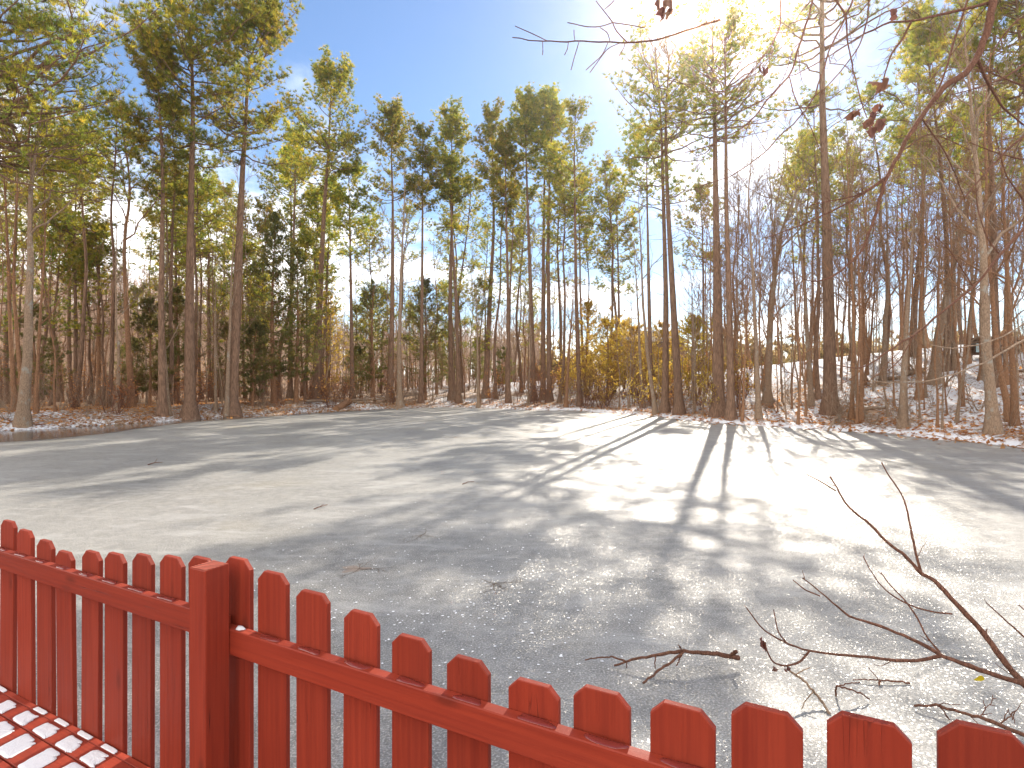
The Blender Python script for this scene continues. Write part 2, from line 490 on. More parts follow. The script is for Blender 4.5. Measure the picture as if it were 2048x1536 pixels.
def trunk_tube(b, P, r0, r1, r, k=10, flare=0.8):
    n = len(P); tt = np.linspace(0, 1, n)
    z = P[:, 2] - P[0, 2]
    R = r0 + (r1 - r0) * tt ** 0.85
    R = R * (1 + flare * np.exp(-np.maximum(z, 0) / 0.35))
    P2 = P.copy(); P2[0, 2] -= 0.25
    b.tubes(P2, R * (1 + r.normal(0, 0.03, n)), k)
    return R


def tuft_blades(b, C, D, r, nb, ln, wd, spread=0.9, A=None):
    """Star-like brushes of needles round the points C, leaning along D."""
    T = len(C)
    if T == 0: return
    d = unit(D[:, None, :] * 0.75 + unit(r.normal(size=(T, nb, 3))) * spread)
    side = unit(np.cross(d, r.normal(size=(T, nb, 3))))
    L = (ln * r.uniform(0.65, 1.2, (T, nb)))[..., None]
    c = C[:, None, :] + d * 0.02
    V = np.stack([c - side * wd * 0.5, c + side * wd * 0.5, c + d * L], 2)
    a = (r.uniform(0, 1, T) if A is None else A)[:, None, None] + r.normal(0, 0.08, (T, nb, 1)) + np.zeros((1, 1, 3))
    idx = np.arange(T * nb * 3).reshape(-1, 3)
    b.add(V.reshape(-1, 3), idx, None, np.clip(a, 0, 1).reshape(-1))


GAPS = [((-2.7, 2.5, 0.4), 1.45), ((-1.5, 2.0, 0.9), 0.9), ((-0.1, 1.3, 1.05), 0.75), ((2.2, 3.2, 0.0), 0.8)]


def sun_gap(C, base, r):
    keep = np.ones(len(C), bool)
    S = np.array(SUN)
    for p, rad in GAPS:
        d = C + base - np.array(p); dist = np.linalg.norm(d - (d @ S)[:, None] * S, axis=1)
        keep &= dist > rad * r.uniform(0.6, 1.15, len(C))
    return keep


def pine(seed, P, r0, cs, R, nl=34, nb=13, dens=1.0, dead=8, top_r=0.03, blade=0.02, base=None):
    """Tall pine: bare lower trunk, curved limbs with needle brushes at the twig ends. cs: height of the crown's start."""
    r = np.random.default_rng(seed)
    P = resample(P, 26); H = P[-1, 2]
    w, c = MB(), MB()
    R_ = trunk_tube(w, P, r0, top_r, r)
    s = np.sort(r.uniform(0, 1, nl)) ** 0.85
    s = np.concatenate([s, [0.93, 0.96, 0.985]]); m = len(s)
    z = cs + (H - cs) * s * 0.985
    az = np.arange(m) * 2.399 + r.normal(0, 0.5, m)
    prof = np.interp(s, [0, 0.12, 0.35, 0.6, 0.82, 1.0], [0.62, 0.95, 1.0, 0.86, 0.6, 0.26])
    L = R * prof * r.uniform(0.55, 1.15, m)
    el = np.interp(s, [0, 0.3, 0.7, 1], [0.02, 0.2, 0.55, 1.1]) + r.normal(0, 0.14, m)
    p0 = path_at(P, z)
    h = np.stack([np.cos(az), np.sin(az), 0 * az], -1)
    n = 8; uu = np.linspace(0, 1, n)
    bend = r.uniform(0.1, 0.42, m)
    up = np.tan(np.clip(el, -0.3, 1.0))[:, None] * uu + bend[:, None] * (uu ** 2 - 0.35 * uu)
    side = np.stack([-np.sin(az), np.cos(az), 0 * az], -1)
    kink = np.cumsum(r.normal(0, 0.05, (m, n)), 1); kink -= kink[:, :1]
    LP = p0[:, None, :] + h[:, None, :] * (L[:, None] * uu)[..., None] + side[:, None, :] * (L[:, None] * kink)[..., None]
    LP[:, :, 2] += L[:, None] * up + L[:, None] * np.cumsum(r.normal(0, 0.025, (m, n)), 1) * (uu > 0)
    lr = np.clip(0.0125 * L + 0.008, 0.012, r0 * 0.45)
    w.tubes(LP, lr[:, None] * (1 - 0.8 * uu), 5)
    # dead limbs under the crown
    if dead:
        zd = r.uniform(0.35 * cs, cs, dead); pd = path_at(P, zd); ad = r.uniform(0, 2 * PI, dead)
        hd = np.stack([np.cos(ad), np.sin(ad), r.uniform(-0.1, 0.4, dead)], -1); Ld = r.uniform(0.15, 0.5, dead) * R
        u4 = np.linspace(0, 1, 5)
        DP = pd[:, None, :] + hd[:, None, :] * (Ld[:, None] * u4)[..., None] + np.cumsum(r.normal(0, 0.03, (dead, 5, 3)), 1) * Ld[:, None, None]
        DP[:, 0] = pd
        w.tubes(DP, (0.012 + 0.006 * Ld)[:, None] * (1 - 0.75 * u4), 4)
    # side twigs
    K = max(5, int(11 * dens))
    us = np.linspace(0.25, 1.0, K)[None, :] + r.normal(0, 0.04, (m, K)); us = np.clip(us, 0.2, 0.99)
    fi = us * (n - 1); i0 = np.clip(fi.astype(int), 0, n - 2); fr = (fi - i0)[..., None]
    mi = np.arange(m)[:, None]
    S0 = LP[mi, i0] * (1 - fr) + LP[mi, i0 + 1] * fr
    tan = unit(LP[mi, i0 + 1] - LP[mi, i0])
    sgn = np.where((np.arange(K) % 2) > 0, 1.0, -1.0)[None, :] * np.where(r.uniform(size=(m, K)) < 0.85, 1, -1)
    ang = sgn * r.uniform(0.35, 1.1, (m, K)); ang[:, -1] *= 0.2
    sd = unit(np.cross(tan, np.array([0, 0, 1.0])))
    D = unit(tan * np.cos(ang)[..., None] + sd * np.sin(ang)[..., None] + np.array([0, 0, 1.0]) * r.uniform(0.05, 0.55, (m, K, 1)))
    SL = (L[:, None] * 0.34 * (1.15 - 0.75 * us) + 0.22) * r.uniform(0.7, 1.25, (m, K))
    u4 = np.linspace(0, 1, 4)
    SP = S0[:, :, None, :] + D[:, :, None, :] * (SL[..., None] * u4)[..., None]
    SP[..., 2] += (SL[..., None] * 0.25 * u4 ** 2)
    SP = SP.reshape(-1, 4, 3)
    w.tubes(SP, np.full((len(SP), 1), 0.011) * (1 - 0.6 * u4), 3)
    # brushes
    fr_t = np.array([0.25, 0.45, 0.62, 0.8, 0.98])
    f3 = fr_t * 3; k0 = np.clip(f3.astype(int), 0, 2); ff = (f3 - k0)[None, :, None]
    C = SP[:, k0] * (1 - ff) + SP[:, k0 + 1] * ff
    Dt = np.repeat(unit(SP[:, 3] - SP[:, 2])[:, None, :], len(fr_t), 1)
    limb_tone = r.uniform(0, 1, m)
    tone = np.repeat(np.repeat(limb_tone, K), len(fr_t))
    C = C.reshape(-1, 3); Dt = Dt.reshape(-1, 3)
    C = C + r.normal(0, 0.12, C.shape)
    low = np.repeat(np.repeat(np.interp(s, [0, 0.3, 0.5, 1], [0.5, 0.75, 1.0, 1.0]), K), len(fr_t))
    keep = r.uniform(size=len(C)) < np.clip(0.95 * (0.75 + 0.6 * tone), 0, 1) * low * min(1.0, 0.15 + 0.85 * dens)
    if base is not None: keep &= sun_gap(C, np.asarray(base), r)
    C, Dt, tone = C[keep], Dt[keep] + np.array([0, 0, 0.35]), tone[keep]
    tuft_blades(c, C, Dt, r, nb, 0.24, blade, 0.95, np.clip(0.25 * tone + 0.75 * r.uniform(0, 1, len(C)), 0, 1))
    return w.mesh('trunk', M['pine_bark'], True), c.mesh('crown', M['needle'], False)


def twigs_from(r, PP, per, umin, umax, ang0, ang1, l0, l1, up, npt, wig):
    """Children of a batch of paths (m, n, 3): returns paths (m*per, npt, 3) and their parent index and position."""
    m, n, _ = PP.shape
    us = np.linspace(umin, umax, per)[None, :] + r.normal(0, 0.05, (m, per)); us = np.clip(us, 0.03, 0.99)
    fi = us * (n - 1); i0 = np.clip(fi.astype(int), 0, n - 2); fr = (fi - i0)[..., None]
    mi = np.arange(m)[:, None]
    S = PP[mi, i0] * (1 - fr) + PP[mi, i0 + 1] * fr
    tan = unit(PP[mi, i0 + 1] - PP[mi, i0])
    rd = unit(np.cross(tan, unit(r.normal(size=(m, per, 3)))))
    an = r.uniform(ang0, ang1, (m, per, 1))
    D = unit(tan * np.cos(an) + rd * np.sin(an) + np.array([0, 0, up]))
    Lp = np.linalg.norm(np.diff(PP, axis=1), axis=2).sum(1)
    L = Lp[:, None] * r.uniform(l0, l1, (m, per)) * (1.15 - 0.6 * us)
    u = np.linspace(0, 1, npt)
    C = S[:, :, None, :] + D[:, :, None, :] * (L[..., None] * u)[..., None]
    wl = np.cumsum(r.normal(0, wig, (m, per, npt, 3)), 2); wl -= wl[:, :, :1]
    C = C + wl * L[..., None, None]
    C[..., 2] += L[..., None] * 0.12 * u ** 2
    return C.reshape(-1, npt, 3), L.reshape(-1)


def bare(seed, P, r0, z0, n1=14, n2=7, n3=5, spread=0.3, bark='grey_bark', leaves=0, top_r=0.012, twig=1.0, ang=(0.45, 0.95)):
    """Leafless tree: trunk and limbs in one mesh, twigs in the other."""
    r = np.random.default_rng(seed)
    P = resample(P, 22); H = P[-1, 2] - P[0, 2]
    jit = np.cumsum(r.normal(0, 0.010 * H / 10, (22, 2)), 0); P[:, :2] += jit - jit[:1]
    w, t_ = MB(), MB()
    R_ = trunk_tube(w, P, r0, top_r, r, 9)
    s = np.linspace(0.0, 1, n1) ** 0.9; z = P[0, 2] + z0 + (H - z0) * s * 0.97
    p0 = path_at(P, z); rr = np.interp(z, P[:, 2], R_)
    az = np.arange(n1) * 2.399 + r.normal(0, 0.6, n1)
    el = r.uniform(PI / 2 - ang[1], PI / 2 - ang[0], n1)
    L = H * spread * (1.1 - 0.75 * s) * r.uniform(0.6, 1.2, n1)
    n = 8; u = np.linspace(0, 1, n)
    d = np.stack([np.cos(az) * np.cos(el), np.sin(az) * np.cos(el), np.sin(el)], -1)
    LP = p0[:, None, :] + d[:, None, :] * (L[:, None] * u)[..., None]
    wl = np.cumsum(r.normal(0, 0.028, (n1, n, 3)), 1); wl -= wl[:, :1]
    LP = LP + wl * L[:, None, None]; LP[..., 2] += L[:, None] * 0.18 * u ** 2
    lr = np.minimum(rr * 0.6, 0.01 + 0.016 * L)
    w.tubes(LP, lr[:, None] * (1 - 0.8 * u), 5)
    S2, L2 = twigs_from(r, LP, n2, 0.2, 0.95, 0.35, 0.9, 0.28, 0.5, 0.12, 5, 0.04)
    t_.tubes(S2, np.clip(0.005 + 0.007 * L2, 0.006, 0.02)[:, None] * (1 - 0.65 * np.linspace(0, 1, 5)) * twig, 4)
    ends = [S2]
    if n3:
        S3, L3 = twigs_from(r, S2, n3, 0.2, 0.95, 0.35, 0.9, 0.3, 0.55, 0.1, 3, 0.05)
        t_.tubes(S3, np.full((len(S3), 1), 0.0052) * (1 - 0.5 * np.linspace(0, 1, 3)) * twig, 3)
        ends.append(S3)
    out = [w.mesh('trunk', M[bark], True), t_.mesh('branches', M[bark], True)]
    if leaves:
        lf = MB(); src = ends[-1]; pick = r.choice(len(src), min(leaves, len(src) * 3)); uu_ = r.uniform(0.2, 1, len(pick))[:, None]
        C = src[pick, 0] * (1 - uu_) + src[pick, -1] * uu_
        leaf_quads(lf, C, r, 0.085, 0.055)
        out.append(lf.mesh('dead_leaves', M['dead_leaf'], False))
    return out


def leaf_quads(b, C, r, ln, wd, droop=0.5):
    n = len(C)
    if n == 0: return
    d = unit(r.normal(size=(n, 3)) + np.array([0, 0, -droop])); s = unit(np.cross(d, r.normal(size=(n, 3)))); nn = np.cross(d, s)
    L = (ln * r.uniform(0.6, 1.25, n))[:, None]; W = (wd * r.uniform(0.6, 1.2, n))[:, None]
    V = np.stack([C, C + d * L * 0.5 + s * W * 0.5 + nn * W * 0.25, C + d * L, C + d * L * 0.5 - s * W * 0.5 + nn * W * 0.25], 1)
    i = np.arange(n) * 4
    b.add(V.reshape(-1, 3), np.concatenate([np.stack([i, i + 1, i + 2], -1), np.stack([i, i + 2, i + 3], -1)]), None, np.repeat(r.uniform(0, 1, n), 4))


def cedar(seed, H, R, mat='cedar', dens=1.0, bark='red_bark', z0=0.12):
    """Red cedar or young pine: limbs to near the ground, carrying flat dense sprays."""
    r = np.random.default_rng(seed); w, c = MB(), MB()
    P = resample(np.array([[0, 0, 0], [r.normal(0, 0.1), r.normal(0, 0.1), H * 0.5], [r.normal(0, 0.15), r.normal(0, 0.15), H]]), 14)
    trunk_tube(w, P, 0.014 * H + 0.02, 0.012, r, 7, 0.3)
    m = int(16 * H * 0.55 * dens) + 16
    s = np.sort(r.uniform(0, 1, m)); z = H * (z0 + (0.97 - z0) * s)
    az = np.arange(m) * 2.399 + r.normal(0, 0.4, m)
    L = R * np.interp(s, [0, 0.15, 0.5, 0.8, 1], [0.5, 0.95, 0.9, 0.55, 0.14]) * r.uniform(0.5, 1.2, m)
    el = np.interp(s, [0, 0.5, 1], [0.05, 0.3, 0.9]) + r.normal(0, 0.15, m)
    d = np.stack([np.cos(az) * np.cos(el), np.sin(az) * np.cos(el), np.sin(el)], -1)
    n = 6; u = np.linspace(0, 1, n)
    LP = path_at(P, z)[:, None, :] + d[:, None, :] * (L[:, None] * u)[..., None]; LP[..., 2] += L[:, None] * 0.15 * u ** 2
    w.tubes(LP, (0.008 + 0.006 * L)[:, None] * (1 - 0.75 * u), 4)
    S, SL = twigs_from(r, LP, 7, 0.25, 1.0, 0.3, 0.9, 0.25, 0.45, 0.1, 3, 0.04)
    w.tubes(S, np.full((len(S), 1), 0.006) * (1 - 0.5 * np.linspace(0, 1, 3)), 3)
    C = np.concatenate([S[:, 1], S[:, 2], S[:, 0] * 0.4 + S[:, 1] * 0.6, S[:, 1] * 0.5 + S[:, 2] * 0.5])
    D = np.tile(unit(S[:, 2] - S[:, 1]), (4, 1))
    keep = r.uniform(size=len(C)) < 0.8
    tone = np.tile(np.repeat(r.uniform(0, 1, m), 7), 4)
    tuft_blades(c, C[keep], D[keep], r, 9, 0.15, 0.034, 0.75, np.clip(0.5 * tone[keep] + 0.5 * r.uniform(0, 1, keep.sum()), 0, 1))
    return w.mesh('trunk', M[bark], True), c.mesh('crown', M[mat], False)


def shrub(seed, H, W, n=9, leaf=0, bark='twig', lmat='dead_leaf'):
    """Several stems fanning up from one foot, with twigs and any leaves that still cling."""
    r = np.random.default_rng(seed); w = MB(); m = n
    az = r.uniform(0, 2 * PI, m); lean = r.uniform(0.05, 0.5, m); L = H * r.uniform(0.55, 1.05, m)
    u = np.linspace(0, 1, 7)
    d = np.stack([np.cos(az) * np.sin(lean), np.sin(az) * np.sin(lean), np.cos(lean)], -1)
    S = np.stack([r.normal(0, 0.12 * W, m), r.normal(0, 0.12 * W, m), np.full(m, -0.05)], -1)
    P = S[:, None, :] + d[:, None, :] * (L[:, None] * u)[..., None] + np.cumsum(r.normal(0, 0.03, (m, 7, 3)), 1) * L[:, None, None] * (u > 0)[None, :, None]
    w.tubes(P, (0.006 + 0.005 * L)[:, None] * (1 - 0.75 * u), 4)
    S2, L2 = twigs_from(r, P, 6, 0.25, 0.97, 0.4, 1.0, 0.22, 0.45, 0.1, 4, 0.05)
    w.tubes(S2, np.full((len(S2), 1), 0.006) * (1 - 0.6 * np.linspace(0, 1, 4)), 3)
    S3, _ = twigs_from(r, S2, 4, 0.2, 0.97, 0.4, 1.0, 0.3, 0.6, 0.05, 3, 0.05)
    w.tubes(S3, np.full((len(S3), 1), 0.004) * (1 - 0.5 * np.linspace(0, 1, 3)), 3)
    out = [w.mesh('stems', M[bark], True)]
    if leaf:
        lf = MB(); k = r.choice(len(S3), leaf); f_ = r.uniform(0, 1, leaf)[:, None]
        leaf_quads(lf, S3[k, 0] * (1 - f_) + S3[k, -1] * f_, r, 0.09, 0.06); out.append(lf.mesh('leaves', M[lmat], False))
    return out


def px_path(base, pts, yb):
    """Trunk line from pixels at the depth of its foot, relative to the foot."""
    Y = base[1]; r = np.random.default_rng(int(abs(pts[0][0]) * 13 + 5))
    out = [np.zeros(3)]
    for x, y in pts:
        p = at(x, y, Y) - base
        if p[2] > 0.3: out.append(p + np.array([0, r.normal(0, 0.01) * p[2], 0]))
    return np.array(out)


def place(name, label, cat, base, meshes, rz=0.0, sc=1.0, group=None):
    o = thing(name, label, cat, tuple(base), rz, group); o.scale = (sc, sc, sc)
    for me in meshes: put(me, me.name.split('.')[0], o)
    return o


# ---------------------------------------------------------------- the red fence and the deck
FD = np.array([0.88798221, -0.45987779]); FN = np.array([0.45987779, 0.88798221])   # along the fence, and out over the ice
DIST = 1.2985                                                                        # eye to the pickets' deck side
S_POST = -1.81
FRZ = math.atan2(FD[1], FD[0])
org = FD * S_POST + FN * DIST
DECK_Z = 0.36


def floc(p): return Vector((org[0] + FD[0] * p[0] + FN[0] * p[1], org[1] + FD[1] * p[0] + FN[1] * p[1], p[2]))


def prism(outline, y0, y1, bev=0.0035):
    """A board: outline in x/z, thickness along y, small chamfers all round."""
    o = np.array(outline, float); c = o.mean(0); n = len(o)
    b = MB(); inn = o + np.clip(c - o, -bev, bev)
    V = []
    for ring, y in ((inn, y0), (o, y0 + bev), (o, y1 - bev), (inn, y1)):
        V += [(x, y, z) for x, z in ring]
    Q = []
    for k in range(3):
        for i in range(n):
            j = (i + 1) % n; Q.append((k * n + i, k * n + j, (k + 1) * n + j, (k + 1) * n + i))
    T = [(0, i + 1, i) for i in range(1, n - 1)] + [(3 * n, 3 * n + i, 3 * n + i + 1) for i in range(1, n - 1)]
    b.add(V, T, Q); return b


def box_prism(x0, x1, y0, y1, z0, z1, bev=0.0035): return prism([(x0, z0), (x1, z0), (x1, z1), (x0, z1)], y0, y1, bev)


fence = thing('picket_fence', 'red painted picket fence with scalloped dog-eared tops along the deck edge', 'fence', floc((0, 0, 0)), FRZ)
rf = np.random.default_rng(3)
centers = [-4.15, -3.962, -3.768, -3.573, -3.367, -3.172, -2.976, -2.778, -2.583, -2.383, -2.182, -1.987, -1.786, -1.603, -1.412, -1.212, -1.012, -0.811, -0.608, -0.423, -0.237, -0.056, 0.128, 0.316, 0.51, 0.71, 0.9]
tops = [1.272, 1.25, 1.225, 1.204, 1.183, 1.159, 1.134, 1.158, 1.176, 1.201, 1.222, 1.248, 1.272, 1.249, 1.218, 1.188, 1.158, 1.134, 1.116, 1.138, 1.166, 1.193, 1.226, 1.25, 1.27, 1.25, 1.22]
for s_, zt in zip(centers, tops):
    hw = 0.07 + rf.normal(0, 0.0012); c = 0.03 + rf.normal(0, 0.002); x = s_ - S_POST
    b = prism([(x - hw, 0.30), (x + hw, 0.30), (x + hw, zt - c), (x + hw - c, zt), (x - hw + c, zt), (x - hw, zt - c)], 0.0, 0.019, 0.002)
    o = b.build('picket', M['red'], fence, False)
    o.rotation_euler = (rf.normal(0, 0.005), rf.normal(0, 0.0028), 0)
for x0, x1, zz in ((-2.60, -0.0, 1.068), (0.003, 2.9, 1.038)):
    rl = box_prism(x0, x1, -0.040, -0.002, zz - 0.089, zz, 0.003).build('rail', M['red_rail'], fence, False)
    for s_ in centers:                       # each picket's shadow painted dark into a thin film of leftover ice
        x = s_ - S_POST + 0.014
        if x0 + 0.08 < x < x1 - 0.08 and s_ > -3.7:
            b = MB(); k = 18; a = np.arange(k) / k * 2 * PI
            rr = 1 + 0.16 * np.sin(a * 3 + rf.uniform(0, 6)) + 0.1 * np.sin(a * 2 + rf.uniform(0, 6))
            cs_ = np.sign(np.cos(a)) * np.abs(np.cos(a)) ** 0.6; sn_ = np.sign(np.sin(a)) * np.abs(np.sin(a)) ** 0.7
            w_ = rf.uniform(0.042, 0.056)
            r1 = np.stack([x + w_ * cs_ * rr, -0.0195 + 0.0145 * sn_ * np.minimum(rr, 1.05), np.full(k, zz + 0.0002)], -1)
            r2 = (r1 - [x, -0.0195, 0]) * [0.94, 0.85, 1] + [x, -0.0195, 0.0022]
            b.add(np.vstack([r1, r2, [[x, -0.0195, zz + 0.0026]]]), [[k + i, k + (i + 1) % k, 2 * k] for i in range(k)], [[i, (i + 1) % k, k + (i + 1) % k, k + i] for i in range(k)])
            b.build('shade_ice_film', M['shade_film'], rl)
for xp, zt in ((0.0, 1.270), (-2.44, 1.272), (2.44, 1.27)):
    po = box_prism(-0.044, 0.044, -0.1305, -0.0415, 0.1, zt, 0.003).build('post', M['red'], fence, False); po.location = (xp, 0, 0)
    cap = MB(); cap.add([(-0.0405, -0.127, zt + 0.0012), (0.0405, -0.127, zt + 0.0012), (0.0405, -0.045, zt + 0.0012), (-0.0405, -0.045, zt + 0.0012)], None, [[0, 1, 2, 3]])
    cap.build('end_grain', M['end_grain'], po, False)
# a pinch of snow left on the rail beside the post
b = MB(); k = 12; a = np.arange(k) / k * 2 * PI
r1 = np.stack([0.068 + 0.020 * np.cos(a) * (1 + 0.25 * np.sin(3 * a)), -0.018 + 0.013 * np.sin(a), np.full(k, 1.038)], -1)
r2 = (r1 - [0.068, -0.018, 0]) * [0.6, 0.6, 1] + [0.068, -0.018, 0.007]
b.add(np.vstack([r1, r2, [[0.068, -0.018, 1.047]]]), [[k + i, k + (i + 1) % k, 2 * k] for i in range(k)], [[i, (i + 1) % k, k + (i + 1) % k, k + i] for i in range(k)])
o = b.build('snow_patch', M['snow']); o.location = floc((0, 0, 0)); o.rotation_euler = (0, 0, FRZ)
tag(o, 'crumb of white snow left on the fence rail just right of the post', 'snow')

deck = thing('wooden_deck', 'red painted deck of long boards beside the fence with patches of snow', 'deck', floc((0, 0, 0)), FRZ)
edges = [-0.003, -0.034, -0.120, -0.257]
while edges[-1] > -3.9: edges.append(edges[-1] - 0.143)
for i, (e1, e0) in enumerate(zip(edges[:-1], edges[1:])):
    gap = 0.003 if i < 1 else (0.004 if i == 1 else 0.007)
    box_prism(-4.6, 4.4, e0 + gap, e1, DECK_Z - 0.034, DECK_Z - (0.0 if i % 2 else 0.0012), 0.0025).build('board', M['red_rail'], deck, False)
box_prism(-4.55, 4.35, 0.022, 0.058, 0.12, 0.29, 0.003).build('fascia', M['red_rail'], deck, False)
for y_ in (-0.4, -1.6, -2.8): box_prism(-4.5, 4.3, y_ - 0.02, y_ + 0.02, 0.16, DECK_Z - 0.036, 0.002).build('joist', M['red_rail'], deck, False)
for xx in (-4.2, -1.8, 0.6, 3.0):
    for y_ in (-0.46, -2.86): box_prism(xx - 0.05, xx + 0.05, y_ - 0.04, y_ + 0.04, -0.8, 0.158, 0.002).build('leg', M['red'], deck, False)

# snow that stayed in the pickets' shade
for ci, s_ in enumerate(centers[2:15]):
    for row, (q0, q1) in enumerate(((0.008, 0.030), (0.044, 0.115), (0.128, 0.250), (0.268, 0.39), (0.41, 0.535))):
        if s_ > -2.4 + 0.0 * row or (row == 0 and rf.uniform() < 0.05): continue
        k = 64; a = (np.arange(k) + 0.5) / k * 2 * PI
        sx = np.sign(np.cos(a)) * np.abs(np.cos(a)) ** 0.35; sy = np.sign(np.sin(a)) * np.abs(np.sin(a)) ** 0.35
        jag = rf.normal(0, 1, k); jag = 0.5 * jag + 0.25 * np.roll(jag, 1) + 0.25 * np.roll(jag, 2)
        ph1, ph2 = rf.uniform(0, 6, 2)
        wn = 1 + rf.uniform(0.03, 0.10) * np.sin(2 * a + ph1) + rf.uniform(0.02, 0.06) * np.sin(3 * a + ph2) + (0.02 + 0.045 * (np.cos(a) > 0.2)) * jag * (1.6 if row else 0.6)
        hwid = 0.05 + 0.005 * row + rf.normal(0, 0.003); qc = (q0 + q1) / 2; ql = (q1 - q0) / 2
        bite = 1 - 0.32 * np.exp(-((np.angle(np.exp(1j * (a - (0.6 + rf.normal(0, 0.15)))))) / 0.33) ** 2) * (row > 0)
        x_ = hwid * sx * wn * bite + (0.004 + 0.004 * row); q_ = qc - ql * np.clip(sy * np.minimum(wn, 1.03) * bite, -1, 1)
        xs = s_ - S_POST + 0.1 * q_ + x_
        b = MB(); c0 = np.array([s_ - S_POST + 0.1 * qc + 0.008, -qc])
        ring = np.stack([xs, -q_], -1); hgt = 0.0035 + 0.0012 * row * rf.uniform(0.6, 1.1)
        V = []
        for sc_, zz in ((1.0, 0.0002), (0.985, 0.55 * hgt), (0.93, 0.92 * hgt), (0.7, hgt), (0.35, hgt * 1.05)):
            p = c0 + (ring - c0) * sc_; V.append(np.column_stack([p, DECK_Z + zz + (rf.normal(0, 0.0002, k) if sc_ < 0.95 else np.zeros(k))]))
        V.append(np.array([[c0[0], c0[1], DECK_Z + hgt * 1.05]]))
        Q = [[r_ * k + i, r_ * k + (i + 1) % k, (r_ + 1) * k + (i + 1) % k, (r_ + 1) * k + i] for r_ in range(4) for i in range(k)]
        b.add(np.vstack(V), [[4 * k + i, 4 * k + (i + 1) % k, 5 * k] for i in range(k)], Q)
        o = b.build('snow_patch', M['snow']); o.location = floc((0, 0, 0)); o.rotation_euler = (0, 0, FRZ)
        tag(o, 'small white snow patch on the red deck boards in the shade of a picket', 'snow', 'snow patches on the deck boards')

